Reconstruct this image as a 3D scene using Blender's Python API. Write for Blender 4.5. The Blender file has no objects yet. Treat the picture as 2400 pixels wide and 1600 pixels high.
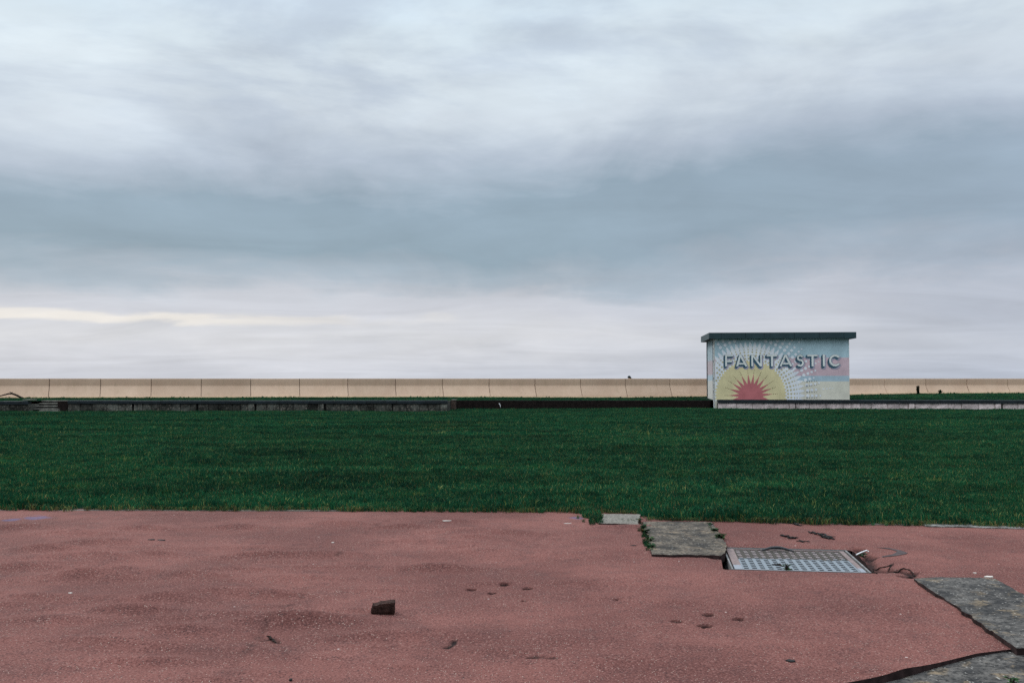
import bpy, bmesh, math, random
import numpy as np
from mathutils import Vector, Matrix

random.seed(7)
RNG = np.random.default_rng(11)
SC = bpy.context.scene
COL = SC.collection
R = math.radians

# ------------------------------------------------------------------ camera
EYE = 1.6
F = 2400 * 35.0 / 36.0                     # focal length in photograph pixels
PITCH = math.atan(87.0 / F)
cam = bpy.data.cameras.new('camera')
cam.lens = 35.0; cam.sensor_width = 36.0; cam.clip_end = 60000; cam.clip_start = 0.05
cam_o = bpy.data.objects.new('camera', cam); COL.objects.link(cam_o)
cam_o.location = (0, 0, EYE); cam_o.rotation_euler = (math.pi / 2 + PITCH, 0, 0)
SC.camera = cam_o

# ------------------------------------------------------------------ exposure
SC.view_settings.view_transform = 'Standard'
SC.view_settings.look = 'None'
SC.view_settings.exposure = 0.0
SC.view_settings.gamma = 1.0
SC.cycles.max_bounces = 5
SC.cycles.diffuse_bounces = 3
SC.cycles.use_denoising = False

# ------------------------------------------------------------------ node helpers
class NT:
    def __init__(s, tree): s.t = tree; s.n = tree.nodes; s.l = tree.links
    def node(s, typ, **kw):
        n = s.n.new(typ)
        for k, v in kw.items(): setattr(n, k, v)
        return n
    def put(s, sock, v):
        if v is None: return
        if isinstance(v, bpy.types.NodeSocket): s.l.new(v, sock)
        else:
            if hasattr(sock, 'default_value') and not isinstance(sock.default_value, (int, float)) and isinstance(v, (tuple, list)):
                n = len(sock.default_value)
                v = tuple(v)[:n] if len(v) >= n else tuple(v) + (1.0,) * (n - len(v))
            sock.default_value = v
    def m(s, op, a, b=None, c=None, clamp=False):
        n = s.node('ShaderNodeMath', operation=op); n.use_clamp = clamp
        s.put(n.inputs[0], a); s.put(n.inputs[1], b); s.put(n.inputs[2], c)
        return n.outputs[0]
    def smooth(s, v, a, b, lo=0.0, hi=1.0):
        n = s.node('ShaderNodeMapRange', interpolation_type='SMOOTHSTEP')
        s.put(n.inputs[0], v); s.put(n.inputs[1], a); s.put(n.inputs[2], b); s.put(n.inputs[3], lo); s.put(n.inputs[4], hi)
        return n.outputs[0]
    def mix(s, f, a, b, blend='MIX'):
        n = s.node('ShaderNodeMix', data_type='RGBA', blend_type=blend)
        s.put(n.inputs[0], f); s.put(n.inputs[6], a); s.put(n.inputs[7], b)
        return n.outputs[2]
    def noise(s, vec, scale, detail=4, rough=0.55, dist=0.0):
        n = s.node('ShaderNodeTexNoise')
        if vec is not None: s.put(n.inputs['Vector'], vec)
        n.inputs['Scale'].default_value = scale; n.inputs['Detail'].default_value = detail
        n.inputs['Roughness'].default_value = rough; n.inputs['Distortion'].default_value = dist
        return n.outputs[0]
    def voro(s, vec, scale, rnd=1.0):
        n = s.node('ShaderNodeTexVoronoi'); s.put(n.inputs['Vector'], vec)
        n.inputs['Scale'].default_value = scale; n.inputs['Randomness'].default_value = rnd
        return n
    def ramp(s, f, stops, interp='LINEAR'):
        n = s.node('ShaderNodeValToRGB'); cr = n.color_ramp; cr.interpolation = interp
        while len(cr.elements) < len(stops): cr.elements.new(0.5)
        for e, (p, c) in zip(cr.elements, stops):
            e.position = p; e.color = (c[0], c[1], c[2], 1)
        s.put(n.inputs[0], f)
        return n.outputs[0]
    def comb(s, x, y, z):
        n = s.node('ShaderNodeCombineXYZ'); s.put(n.inputs[0], x); s.put(n.inputs[1], y); s.put(n.inputs[2], z); return n.outputs[0]

def lin(r, g, b):
    f = lambda c: (c / 255 / 12.92) if c <= 10 else ((c / 255 + 0.055) / 1.055) ** 2.4
    return (f(r), f(g), f(b))

# ------------------------------------------------------------------ world: overcast cloud deck over a Nishita sky
SUN_EL, SUN_AZ = R(36), R(-38)             # azimuth from +Y, clockwise seen from above: over the sea, to the left
w = bpy.data.worlds.new('World'); SC.world = w; w.use_nodes = True
T = NT(w.node_tree); T.n.clear()
out = T.node('ShaderNodeOutputWorld')
sky = T.node('ShaderNodeTexSky', sky_type='NISHITA'); sky.sun_disc = False
sky.sun_elevation = SUN_EL; sky.sun_rotation = SUN_AZ % (2 * math.pi)
bg1 = T.node('ShaderNodeBackground'); T.put(bg1.inputs[0], sky.outputs[0]); bg1.inputs[1].default_value = 0.08
tc = T.node('ShaderNodeTexCoord')
sep = T.node('ShaderNodeSeparateXYZ'); T.put(sep.inputs[0], tc.outputs['Generated'])
dx, dy, dz = sep.outputs
rho = T.m('SQRT', T.m('ADD', T.m('ADD', T.m('MULTIPLY', dx, dx), T.m('MULTIPLY', dy, dy)), 1e-5))
el = T.m('DIVIDE', dz, rho)                                   # tangent of the elevation
sa = T.m('DIVIDE', dx, rho)                                   # sine of the azimuth
hz = T.m('ADD', T.m('MAXIMUM', dz, 0.0), 0.10)
q = T.comb(T.m('MULTIPLY', T.m('DIVIDE', dx, hz), 0.62), T.m('DIVIDE', dy, hz), 0.0)
n1 = T.m('SUBTRACT', T.noise(q, 0.55, 5, 0.52, 0.4), 0.5)
n2 = T.m('SUBTRACT', T.noise(q, 1.1, 7, 0.56, 0.9), 0.5)
q3 = T.comb(T.m('MULTIPLY', sa, 3.6), T.m('MULTIPLY', el, 8.5), T.m('MULTIPLY', dy, 1.0))
n3 = T.m('SUBTRACT', T.noise(q3, 1.25, 7, 0.56, 0.5), 0.5)
q4 = T.comb(T.m('MULTIPLY', sa, 6.5), T.m('MULTIPLY', el, 24.0), 4.7)
n4 = T.m('SUBTRACT', T.noise(q4, 1.3, 6, 0.55, 0.8), 0.5)
q5 = T.comb(T.m('MULTIPLY', sa, 9.0), T.m('MULTIPLY', el, 17.0), T.m('MULTIPLY', dy, 2.0))
n5 = T.m("SUBTRACT", T.noise(q5, 0.8, 6, 0.55, 0.25), 0.5)
tilt = T.m('MULTIPLY', T.smooth(el, 0.07, 0.22), T.m('MULTIPLY', sa, 0.070))
warp = T.m('ADD', T.m('MULTIPLY', n1, 0.030), T.m('ADD', T.m('MULTIPLY', n3, 0.090), T.m('ADD', T.m('MULTIPLY', n5, 0.045), T.m('MULTIPLY', n4, 0.034))))
warp = T.m('MULTIPLY', warp, T.smooth(el, 0.0, 0.12, 0.45, 1.0))
v = T.m('ADD', T.m('SUBTRACT', el, tilt), warp)
vr = T.m('DIVIDE', v, 0.5, clamp=True)
base = T.ramp(vr, [
    (0.00, lin(203, 208, 219)), (0.075, lin(217, 219, 225)), (0.135, lin(205, 208, 217)),
    (0.165, lin(202, 206, 215)), (0.205, lin(174, 186, 198)), (0.265, lin(148, 168, 182)),
    (0.37, lin(150, 170, 185)), (0.45, lin(182, 194, 208)), (0.54, lin(212, 222, 231)),
    (0.66, lin(226, 238, 245)), (0.82, lin(212, 229, 241)), (1.0, lin(220, 232, 241))])
# warm clearing low over the sea and cooler thicker cloud towards the other side
gap_band = T.m('MULTIPLY', T.smooth(T.m('ABSOLUTE', T.m('SUBTRACT', T.m('ADD', el, T.m('MULTIPLY', n4, 0.022)), 0.057)), 0.0015, 0.0075, 1.0, 0.0),
               T.smooth(T.m('ADD', sa, T.m('MULTIPLY', n4, 0.35)), -0.33, -0.06, 1.0, 0.0))
base = T.mix(T.m('MULTIPLY', gap_band, 0.65), base, lin(250, 243, 232))
rightside = T.m('MULTIPLY', T.smooth(T.m('ADD', sa, T.m('MULTIPLY', n3, 0.3)), -0.05, 0.55), T.smooth(el, 0.38, 0.02, 0.15, 0.9))
patch = T.m('MULTIPLY', T.smooth(T.noise(T.comb(T.m('MULTIPLY', sa, 2.6), T.m('MULTIPLY', el, 6.5), T.m('ADD', dy, 8.1)), 1.15, 6, 0.58, 0.35), 0.43, 0.62), T.smooth(el, 0.19, 0.27))
base = T.mix(T.m('MULTIPLY', patch, 0.6), base, lin(180, 193, 211))
base = T.mix(T.m('MULTIPLY', rightside, 0.55), base, lin(166, 178, 198))
mott = T.m('ADD', T.m('ADD', 1.0, T.m('MULTIPLY', n2, 0.40)), T.m('ADD', T.m('MULTIPLY', n4, T.smooth(el, 0.10, 0.24, 0.18, 0.05)), T.m("MULTIPLY", n5, 0.26)))
gain = T.m('MULTIPLY', mott, T.smooth(el, 0.34, 1.25, 1.0, 3.0))   # overcast sky: brighter towards the zenith
cl = T.node('ShaderNodeVectorMath', operation='SCALE'); T.put(cl.inputs[0], base); T.put(cl.inputs[3], gain)
bg2 = T.node('ShaderNodeBackground'); T.put(bg2.inputs[0], cl.outputs[0]); bg2.inputs[1].default_value = 1.0
mx = T.node('ShaderNodeMixShader'); mx.inputs[0].default_value = 0.95
T.l.new(bg1.outputs[0], mx.inputs[1]); T.l.new(bg2.outputs[0], mx.inputs[2]); T.l.new(mx.outputs[0], out.inputs[0])

# ------------------------------------------------------------------ sun (veiled by cloud)
sl = bpy.data.lights.new('sun', 'SUN'); sl.energy = 1.5; sl.angle = R(16); sl.color = (1.0, 0.95, 0.88)
so = bpy.data.objects.new('sun', sl); COL.objects.link(so)
sd = Vector((math.sin(SUN_AZ) * math.cos(SUN_EL), math.cos(SUN_AZ) * math.cos(SUN_EL), math.sin(SUN_EL)))
so.rotation_euler = sd.to_track_quat('Z', 'Y').to_euler()

# ------------------------------------------------------------------ geometry helpers
def ray(px, py):
    u = (px - 1200) / F; v_ = (800 - py) / F
    return Vector((u, math.cos(PITCH) - v_ * math.sin(PITCH), math.sin(PITCH) + v_ * math.cos(PITCH)))
def G(px, py, z=0.0):
    d = ray(px, py); t = (z - EYE) / d.z
    return Vector((d.x * t, d.y * t, z))
def AT(px, py, Y):
    d = ray(px, py); t = Y / d.y
    return Vector((d.x * t, Y, EYE + d.z * t))
def XA(px, Y): return AT(px, 887, Y).x

def wloc(o):
    p = Vector((0, 0, 0))
    while o is not None: p += o.location; o = o.parent
    return p
def tag(o, label=None, cat=None, group=None, kind=None):
    if label: o['label'] = label
    if cat: o['category'] = cat
    if group: o['group'] = group
    if kind: o['kind'] = kind
    return o
def empty(name, loc, label=None, cat=None, group=None, kind=None):
    o = bpy.data.objects.new(name, None); COL.objects.link(o); o.location = loc; o.empty_display_size = 0.2
    return tag(o, label, cat, group, kind)
def mk(name, verts, faces, mat, parent=None, smooth=False, origin=None):
    """One mesh object from world-space vertices."""
    V = np.array([tuple(p) for p in verts], dtype=float)
    off = np.array(wloc(parent)) if parent is not None else (np.array(origin) if origin is not None else np.array([V[:, 0].mean(), V[:, 1].mean(), V[:, 2].min()]))
    me = bpy.data.meshes.new(name)
    me.from_pydata((V - off).tolist(), [], [tuple(f) for f in faces]); me.update()
    if smooth: me.shade_smooth()
    mats = mat if isinstance(mat, (list, tuple)) else [mat]
    for m_ in mats: me.materials.append(m_)
    o = bpy.data.objects.new(name, me); COL.objects.link(o)
    if parent is not None: o.parent = parent
    else: o.location = off.tolist()
    return o
def inst(name, me, parent, loc, rz=0.0, scale=(1, 1, 1)):
    o = bpy.data.objects.new(name, me); COL.objects.link(o)
    if parent is not None: o.parent = parent; o.location = Vector(loc) - wloc(parent)
    else: o.location = loc
    o.rotation_euler = (0, 0, rz); o.scale = scale
    return o
class MB:
    def __init__(s): s.v = []; s.f = []
    def add(s, vs, fs):
        b = len(s.v); s.v += [tuple(p) for p in vs]; s.f += [tuple(i + b for i in f) for f in fs]
    def box(s, o, ex, ey, ez):
        o, ex, ey, ez = map(Vector, (o, ex, ey, ez))
        vs = [o, o + ex, o + ex + ey, o + ey, o + ez, o + ex + ez, o + ex + ey + ez, o + ey + ez]
        s.add(vs, [(3, 2, 1, 0), (4, 5, 6, 7), (0, 1, 5, 4), (1, 2, 6, 5), (2, 3, 7, 6), (3, 0, 4, 7)])
    def tube(s, pts, rad, n=7):
        pts = [Vector(p) for p in pts]; rad = rad if isinstance(rad, (list, tuple)) else [rad] * len(pts)
        rings = []
        for i, p in enumerate(pts):
            d = (pts[min(i + 1, len(pts) - 1)] - pts[max(i - 1, 0)]).normalized()
            a = d.cross(Vector((0, 0, 1)));
            if a.length < 1e-3: a = Vector((1, 0, 0))
            a.normalize(); b = d.cross(a)
            rings.append([p + (a * math.cos(2 * math.pi * k / n) + b * math.sin(2 * math.pi * k / n)) * rad[i] for k in range(n)])
        vs = [p for r_ in rings for p in r_]; fs = []
        for i in range(len(rings) - 1):
            for k in range(n):
                fs.append((i * n + k, i * n + (k + 1) % n, (i + 1) * n + (k + 1) % n, (i + 1) * n + k))
        fs.append(tuple(range(n - 1, -1, -1))); fs.append(tuple((len(rings) - 1) * n + k for k in range(n)))
        s.add(vs, fs)
    def prism(s, poly, z0, z1):
        n = len(poly); vs = [(p[0], p[1], z0) for p in poly] + [(p[0], p[1], z1) for p in poly]
        area = sum(poly[i][0] * poly[(i + 1) % n][1] - poly[(i + 1) % n][0] * poly[i][1] for i in range(n))
        fs = [tuple(range(n - 1, -1, -1)), tuple(range(n, 2 * n))] + [(i, (i + 1) % n, n + (i + 1) % n, n + i) for i in range(n)]
        if area < 0: fs = [tuple(reversed(f)) for f in fs]
        s.add(vs, fs)
    def build(s, name, mat, parent=None, smooth=False, origin=None): return mk(name, s.v, s.f, mat, parent, smooth, origin)

_TAB = {}
def vnoise(x, y, seed=0):
    """Smooth value noise on arrays, -1..1."""
    r = _TAB.get(seed)
    if r is None: r = _TAB[seed] = np.random.default_rng(seed).random((257, 257)) * 2 - 1
    xi = np.floor(x).astype(int); yi = np.floor(y).astype(int); fx = x - xi; fy = y - yi
    fx = fx * fx * (3 - 2 * fx); fy = fy * fy * (3 - 2 * fy)
    a = r[xi % 257, yi % 257]; b = r[(xi + 1) % 257, yi % 257]; c = r[xi % 257, (yi + 1) % 257]; d = r[(xi + 1) % 257, (yi + 1) % 257]
    return (a * (1 - fx) + b * fx) * (1 - fy) + (c * (1 - fx) + d * fx) * fy
def fbm(x, y, seed=0, oct=4):
    s = 0; a = 1.0; t = 0
    for k in range(oct):
        s = s + a * vnoise(x * 2 ** k + 17 * k, y * 2 ** k - 9 * k, seed + k); t += a; a *= 0.5
    return s / t
def sstep(a, b, x):
    t = np.clip((x - a) / (b - a), 0, 1); return t * t * (3 - 2 * t)

# ------------------------------------------------------------------ materials
def newmat(name):
    m_ = bpy.data.materials.new(name); m_.use_nodes = True
    t = NT(m_.node_tree); t.n.clear()
    o = t.node('ShaderNodeOutputMaterial'); p = t.node('ShaderNodeBsdfPrincipled'); t.l.new(p.outputs[0], o.inputs[0])
    return m_, t, p
def setp(t, p, col=None, rough=None, spec=None, metal=None, bump=None, bstr=0.3, bdist=0.01):
    t.put(p.inputs['Base Color'], col); t.put(p.inputs['Roughness'], rough)
    t.put(p.inputs['Specular IOR Level'], spec); t.put(p.inputs['Metallic'], metal)
    if bump is not None:
        b = t.node('ShaderNodeBump'); b.inputs['Strength'].default_value = bstr; b.inputs['Distance'].default_value = bdist
        t.put(b.inputs['Height'], bump); t.l.new(b.outputs[0], p.inputs['Normal'])
def pos(t): return t.node('ShaderNodeNewGeometry').outputs['Position']
def attr(t, name): n = t.node('ShaderNodeAttribute'); n.attribute_name = name; return n.outputs['Fac']
def orand(t): return t.node('ShaderNodeObjectInfo').outputs['Random']

def m_plain(name, col, rough=0.85, spec=0.2, var=0.18, scale=6.0, dirt=None, dirt_amt=0.4, bstr=0.15, rnd=0.0, bdist=0.01):
    m_, t, p = newmat(name); P = pos(t)
    n = t.noise(P, scale, 6, 0.6); n2_ = t.noise(P, scale * 5.3, 4, 0.6)
    c = t.mix(t.m('MULTIPLY', t.smooth(n, 0.35, 0.7), 1.0), tuple(x * (1 - var) for x in col), tuple(min(1, x * (1 + var)) for x in col))
    if dirt: c = t.mix(t.m('MULTIPLY', t.smooth(n2_, 0.5, 0.72), dirt_amt), c, dirt)
    if rnd:
        s = t.node('ShaderNodeVectorMath', operation='SCALE'); t.put(s.inputs[0], c)
        t.put(s.inputs[3], t.m('ADD', 1 - rnd, t.m('MULTIPLY', orand(t), 2 * rnd))); c = s.outputs[0]
    setp(t, p, c, rough, spec, None, n2_, bstr, bdist)
    return m_

# red tarmac
m_tar, t, p = newmat('red_tarmac'); P = pos(t)
big = t.noise(P, 0.7, 4, 0.55); mid = t.noise(P, 5.0, 5, 0.6); fine = t.noise(P, 75.0, 3, 0.75)
c = t.mix(t.smooth(big, 0.36, 0.66), (0.116, 0.043, 0.036), (0.188, 0.073, 0.060))
c = t.mix(t.m('MULTIPLY', t.smooth(mid, 0.48, 0.68), 0.30), c, (0.068, 0.032, 0.030))
c = t.mix(t.m('MULTIPLY', t.smooth(t.noise(P, 1.9, 5, 0.6), 0.56, 0.72), 0.30), c, (0.084, 0.050, 0.046))
c = t.mix(t.m('MULTIPLY', t.smooth(fine, 0.52, 0.64), 0.7), c, (0.250, 0.125, 0.108))
c = t.mix(t.m('MULTIPLY', t.smooth(fine, 0.48, 0.34), 0.8), c, (0.034, 0.016, 0.016))
vo = t.voro(P, 85.0); cs = t.node('ShaderNodeSeparateColor'); t.put(cs.inputs[0], vo.outputs['Color'])
dens = t.smooth(t.noise(P, 1.3, 3, 0.6), 0.36, 0.64, 0.965, 0.86)
sp = t.m('MULTIPLY', t.m('GREATER_THAN', cs.outputs[0], dens), t.smooth(vo.outputs['Distance'], 0.42, 0.25))
c = t.mix(t.m('MULTIPLY', sp, 0.9), c, (0.42, 0.30, 0.25))
vo2 = t.voro(P, 70.0); cs2 = t.node('ShaderNodeSeparateColor'); t.put(cs2.inputs[0], vo2.outputs['Color'])
sp2 = t.m('MULTIPLY', t.m('GREATER_THAN', cs2.outputs[1], t.smooth(mid, 0.40, 0.66, 0.97, 0.86)), t.smooth(vo2.outputs['Distance'], 0.5, 0.3))
c = t.mix(t.m('MULTIPLY', sp2, 0.75), c, (0.045, 0.028, 0.028))
vo3 = t.voro(P, 22.0); cs3 = t.node('ShaderNodeSeparateColor'); t.put(cs3.inputs[0], vo3.outputs['Color'])
sp3 = t.m('MULTIPLY', t.m('GREATER_THAN', cs3.outputs[2], 0.9985), t.smooth(vo3.outputs['Distance'], 0.22, 0.14))
c = t.mix(sp3, c, (0.42, 0.34, 0.31))
c = t.mix(t.m('MULTIPLY', attr(t, 'soil'), 1.7, clamp=True), c, (0.005, 0.0045, 0.0045))
c = t.mix(t.m('MULTIPLY', attr(t, 'blue'), 0.45, clamp=True), c, (0.085, 0.105, 0.21))
hb = t.m('ADD', t.m('MULTIPLY', fine, 0.6), t.m('ADD', t.m('MULTIPLY', sp, 0.35), t.m('MULTIPLY', mid, 0.8)))
setp(t, p, c, 0.9, 0.10, None, hb, 0.8, 0.016)

m_tar_edge = m_plain('tarmac_edge', (0.030, 0.018, 0.017), 0.95, 0.1, 0.4, 20)

def m_concrete(name, a, b, yellow, yamt, speck, scale=30):
    m_, t, p = newmat(name); P = pos(t)
    n = t.noise(P, 4.2, 7, 0.66); f = t.noise(P, scale, 5, 0.7); y = t.noise(P, 5.2, 7, 0.68, 0.5)
    c = t.mix(t.smooth(n, 0.36, 0.64), a, b)
    c = t.mix(t.m('MULTIPLY', t.smooth(y, 0.52, 0.66), yamt), c, yellow)
    c = t.mix(t.m('MULTIPLY', t.smooth(f, 0.54, 0.38), 0.85), c, tuple(x * 0.30 for x in a))
    c = t.mix(t.m('MULTIPLY', t.smooth(t.noise(P, 7.0, 6, 0.7), 0.56, 0.68), 0.6), c, tuple(x * 0.45 for x in a))
    vo = t.voro(P, 60.0); cs = t.node('ShaderNodeSeparateColor'); t.put(cs.inputs[0], vo.outputs['Color'])
    s = t.m('MULTIPLY', t.m('GREATER_THAN', cs.outputs[0], speck), t.smooth(vo.outputs['Distance'], 0.5, 0.3))
    c = t.mix(t.m('MULTIPLY', s, 0.75), c, (0.36, 0.335, 0.30))
    setp(t, p, c, 0.9, 0.25, None, t.m('ADD', f, t.m('MULTIPLY', s, 0.4)), 0.6, 0.012)
    return m_
m_slab_dark = m_concrete('weathered_concrete', (0.018, 0.017, 0.017), (0.110, 0.099, 0.088), (0.20, 0.145, 0.088), 0.9, 0.93)
m_slab_mid = m_concrete('mossy_concrete', (0.026, 0.022, 0.018), (0.135, 0.108, 0.080), (0.20, 0.145, 0.095), 0.8, 0.95)
m_slab_pale = m_concrete('pale_concrete', (0.15, 0.135, 0.112), (0.21, 0.19, 0.16), (0.13, 0.12, 0.075), 0.35, 0.97, 45)
m_kerb = m_concrete('kerb_concrete', (0.085, 0.072, 0.062), (0.14, 0.115, 0.098), (0.12, 0.115, 0.07), 0.6, 0.9, 60)
m_kerb_w = m_concrete('chipped_white_kerb', (0.06, 0.058, 0.052), (0.30, 0.285, 0.265), (0.06, 0.06, 0.05), 0.8, 0.8, 60)
m_soil = m_plain('soil', (0.020, 0.015, 0.011), 0.95, 0.1, 0.4, 9, (0.05, 0.035, 0.02), 0.5, 0.5)

# grass
def m_grass(name, lo, hi, tip, big=0.22):
    m_, t, p = newmat(name); P = pos(t)
    n = t.noise(P, big, 4, 0.6); k = t.noise(P, 2.4, 3, 0.6)
    c = t.mix(t.smooth(n, 0.34, 0.66), lo, hi)
    rn_ = orand(t); c = t.mix(t.m('MULTIPLY', t.m('POWER', rn_, 1.6), 0.95), c, tip)
    c = t.mix(t.m('MULTIPLY', t.smooth(k, 0.46, 0.66), 0.6), c, tuple(x * 0.45 for x in lo))
    c = t.mix(t.m('MULTIPLY', t.smooth(t.noise(P, 0.9, 4, 0.65), 0.56, 0.74), 0.55), c, (tip[0] * 1.6, tip[1] * 1.15, tip[2] * 0.8))
    mpn = t.node('ShaderNodeMapping'); t.put(mpn.inputs[0], P); mpn.inputs['Scale'].default_value = (0.16, 0.55, 0.2)
    bnd = t.noise(mpn.outputs[0], 1.0, 4, 0.6)
    sb_ = t.node('ShaderNodeVectorMath', operation='SCALE'); t.put(sb_.inputs[0], c); t.put(sb_.inputs[3], t.smooth(bnd, 0.33, 0.67, 0.68, 1.28)); c = sb_.outputs[0]
    setp(t, p, c, 0.75, 0.10)
    p.inputs['Subsurface Weight'].default_value = 0.0
    return m_
m_blade = m_grass('grass_blade', (0.0020, 0.036, 0.020), (0.0065, 0.066, 0.027), (0.019, 0.112, 0.040))
m_blade_y = m_grass('grass_blade_yellow', (0.095, 0.150, 0.034), (0.16, 0.18, 0.048), (0.23, 0.22, 0.08))
m_blade_b = m_grass('grass_blade_dry', (0.12, 0.070, 0.026), (0.20, 0.125, 0.052), (0.055, 0.060, 0.022))
m_lawn, t, p = newmat('lawn_base'); P = pos(t)
c = t.mix(t.smooth(t.noise(P, 1.2, 5, 0.6), 0.35, 0.65), (0.002, 0.013, 0.008), (0.003, 0.020, 0.010))
setp(t, p, c, 0.95, 0.05, None, t.noise(P, 30, 4), 0.8, 0.03)
m_leaf = m_grass('weed_leaf', (0.012, 0.050, 0.022), (0.022, 0.075, 0.028), (0.05, 0.10, 0.03))
m_leaf_dk = m_grass('bush_leaf', (0.006, 0.030, 0.016), (0.012, 0.045, 0.02), (0.02, 0.06, 0.025))

# walls
m_sea = None
m_, t, p = newmat('sea_wall_concrete'); P = pos(t)
n = t.noise(P, 0.8, 5, 0.6); st = t.node('ShaderNodeMapping'); t.put(st.inputs[0], P); st.inputs['Scale'].default_value = (3.0, 3.0, 0.35)
sn = t.noise(st.outputs[0], 2.0, 5, 0.6); fz = t.noise(P, 14, 4, 0.6)
c = t.mix(t.smooth(n, 0.3, 0.7), (0.565, 0.385, 0.27), (0.64, 0.45, 0.32))
c = t.mix(t.m('MULTIPLY', t.smooth(sn, 0.50, 0.72), 0.45), c, (0.47, 0.335, 0.22))
c = t.mix(t.m('MULTIPLY', t.smooth(fz, 0.5, 0.75), 0.20), c, (0.47, 0.31, 0.215))
sc_ = t.node('ShaderNodeVectorMath', operation='SCALE'); t.put(sc_.inputs[0], c); t.put(sc_.inputs[3], t.m('ADD', 0.91, t.m('MULTIPLY', orand(t), 0.16)))
setp(t, p, sc_.outputs[0], 0.9, 0.15, None, fz, 0.2, 0.01); m_sea = m_
m_toe = m_plain('sea_wall_toe', (0.47, 0.335, 0.205), 0.9, 0.1, 0.15, 2.0, (0.25, 0.22, 0.12), 0.5)
m_coping = m_plain('dark_coping', (0.0085, 0.0140, 0.0175), 0.7, 0.3, 0.35, 3.0, (0.035, 0.045, 0.04), 0.35, 0.2, 0.2)
m_stone = m_plain('stained_stone', (0.060, 0.060, 0.050), 0.92, 0.15, 0.6, 2.6, (0.24, 0.20, 0.165), 0.75, 0.5, 0.55)
m_pink = m_plain('pale_pink_stone', (0.66, 0.53, 0.50), 0.92, 0.15, 0.22, 3.0, (0.13, 0.11, 0.10), 0.65, 0.4, 0.15)
m_brick_dk = m_plain('dark_brick', (0.013, 0.0085, 0.0075), 0.9, 0.12, 0.4, 7.0, (0.060, 0.040, 0.031), 0.55, 0.5)
m_brick_md = m_plain('brown_brick', (0.085, 0.058, 0.046), 0.9, 0.15, 0.35, 7.0, (0.16, 0.12, 0.09), 0.4, 0.4)
m_mortar = m_plain('mortar_dark', (0.012, 0.011, 0.010), 0.95, 0.1, 0.3, 9)
m_mortar_l = m_plain('pier_mortar', (0.03, 0.028, 0.026), 0.95, 0.1, 0.3, 9)  # dark grey mortar colour of the brick pier
m_step = m_plain('step_stone', (0.20, 0.19, 0.16), 0.9, 0.15, 0.35, 5.0, (0.05, 0.05, 0.04), 0.6, 0.4)
m_riser = m_plain('step_riser', (0.030, 0.028, 0.026), 0.9, 0.15, 0.4, 5.0, (0.09, 0.08, 0.06), 0.5, 0.4)
m_fascia = m_plain('roof_paint', (0.018, 0.043, 0.048), 0.6, 0.35, 0.16, 1.4, (0.03, 0.06, 0.06), 0.3, 0.1)
m_rooftop = m_plain('roof_felt', (0.06, 0.06, 0.062), 0.9, 0.1, 0.2, 2)

def m_paint(name, col, fade=0.10):
    m_, t, p = newmat(name); P = pos(t)
    st = t.node('ShaderNodeMapping'); t.put(st.inputs[0], P); st.inputs['Scale'].default_value = (5, 5, 0.8)
    n = t.noise(P, 1.6, 6, 0.62); s = t.noise(st.outputs[0], 1.8, 5, 0.65); f = t.noise(P, 26, 4, 0.7)
    c = t.mix(t.smooth(n, 0.3, 0.7), tuple(x * (1 - fade) for x in col), tuple(min(0.9, x * (1 + fade)) for x in col))
    c = t.mix(t.m('MULTIPLY', t.smooth(s, 0.52, 0.74), 0.32), c, tuple(x * 0.62 for x in col))
    c = t.mix(t.m('MULTIPLY', t.smooth(f, 0.60, 0.78), 0.35), c, tuple(x * 0.7 for x in col))
    setp(t, p, c, 0.8, 0.2, None, f, 0.12, 0.005)
    return m_
PAL = dict(blue=(0.46, 0.60, 0.645), pink=(0.67, 0.485, 0.515), pale=(0.45, 0.56, 0.62), cream=(0.73, 0.68, 0.56),
           white=(0.83, 0.84, 0.88), yellow=(0.74, 0.63, 0.36), khaki=(0.58, 0.51, 0.32), red=(0.53, 0.165, 0.17),
           teal=(0.055, 0.115, 0.155), shadow=(0.405, 0.365, 0.445), letter=(0.78, 0.78, 0.73), dark=(0.20, 0.21, 0.20), brown=(0.17, 0.12, 0.06))
PM = {k: m_paint('paint_' + k, v) for k, v in PAL.items()}
m_side, t, p = newmat('faded_side_wall'); P = pos(t)
sx = t.node('ShaderNodeSeparateXYZ'); t.put(sx.inputs[0], P)
zn = t.m('ADD', sx.outputs[2], t.m('MULTIPLY', t.m('SUBTRACT', t.noise(P, 3, 4), 0.5), 0.25))
c = t.ramp(t.m('DIVIDE', zn, 4.0), [(0.0, (0.30, 0.29, 0.26)), (0.15, (0.52, 0.51, 0.47)), (0.36, (0.52, 0.51, 0.48)), (0.385, (0.36, 0.46, 0.52)), (0.44, (0.38, 0.47, 0.53)),
                                    (0.46, (0.44, 0.37, 0.39)), (0.63, (0.42, 0.36, 0.38)), (0.66, (0.34, 0.42, 0.46)), (0.88, (0.30, 0.39, 0.43))])
st = t.node('ShaderNodeMapping'); t.put(st.inputs[0], P); st.inputs['Scale'].default_value = (6, 6, 0.7)
c = t.mix(t.m('MULTIPLY', t.smooth(t.noise(st.outputs[0], 2.0, 6, 0.7), 0.5, 0.7), 0.5), c, (0.20, 0.20, 0.19))
setp(t, p, c, 0.85, 0.15, None, t.noise(P, 20, 5), 0.3, 0.01)
m_post = m_plain('peeling_post', (0.52, 0.53, 0.52), 0.85, 0.15, 0.25, 5, (0.08, 0.07, 0.06), 0.6, 0.3)
m_black = m_plain('black_gap', (0.008, 0.009, 0.010), 0.9, 0.1, 0.3, 8)

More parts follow.
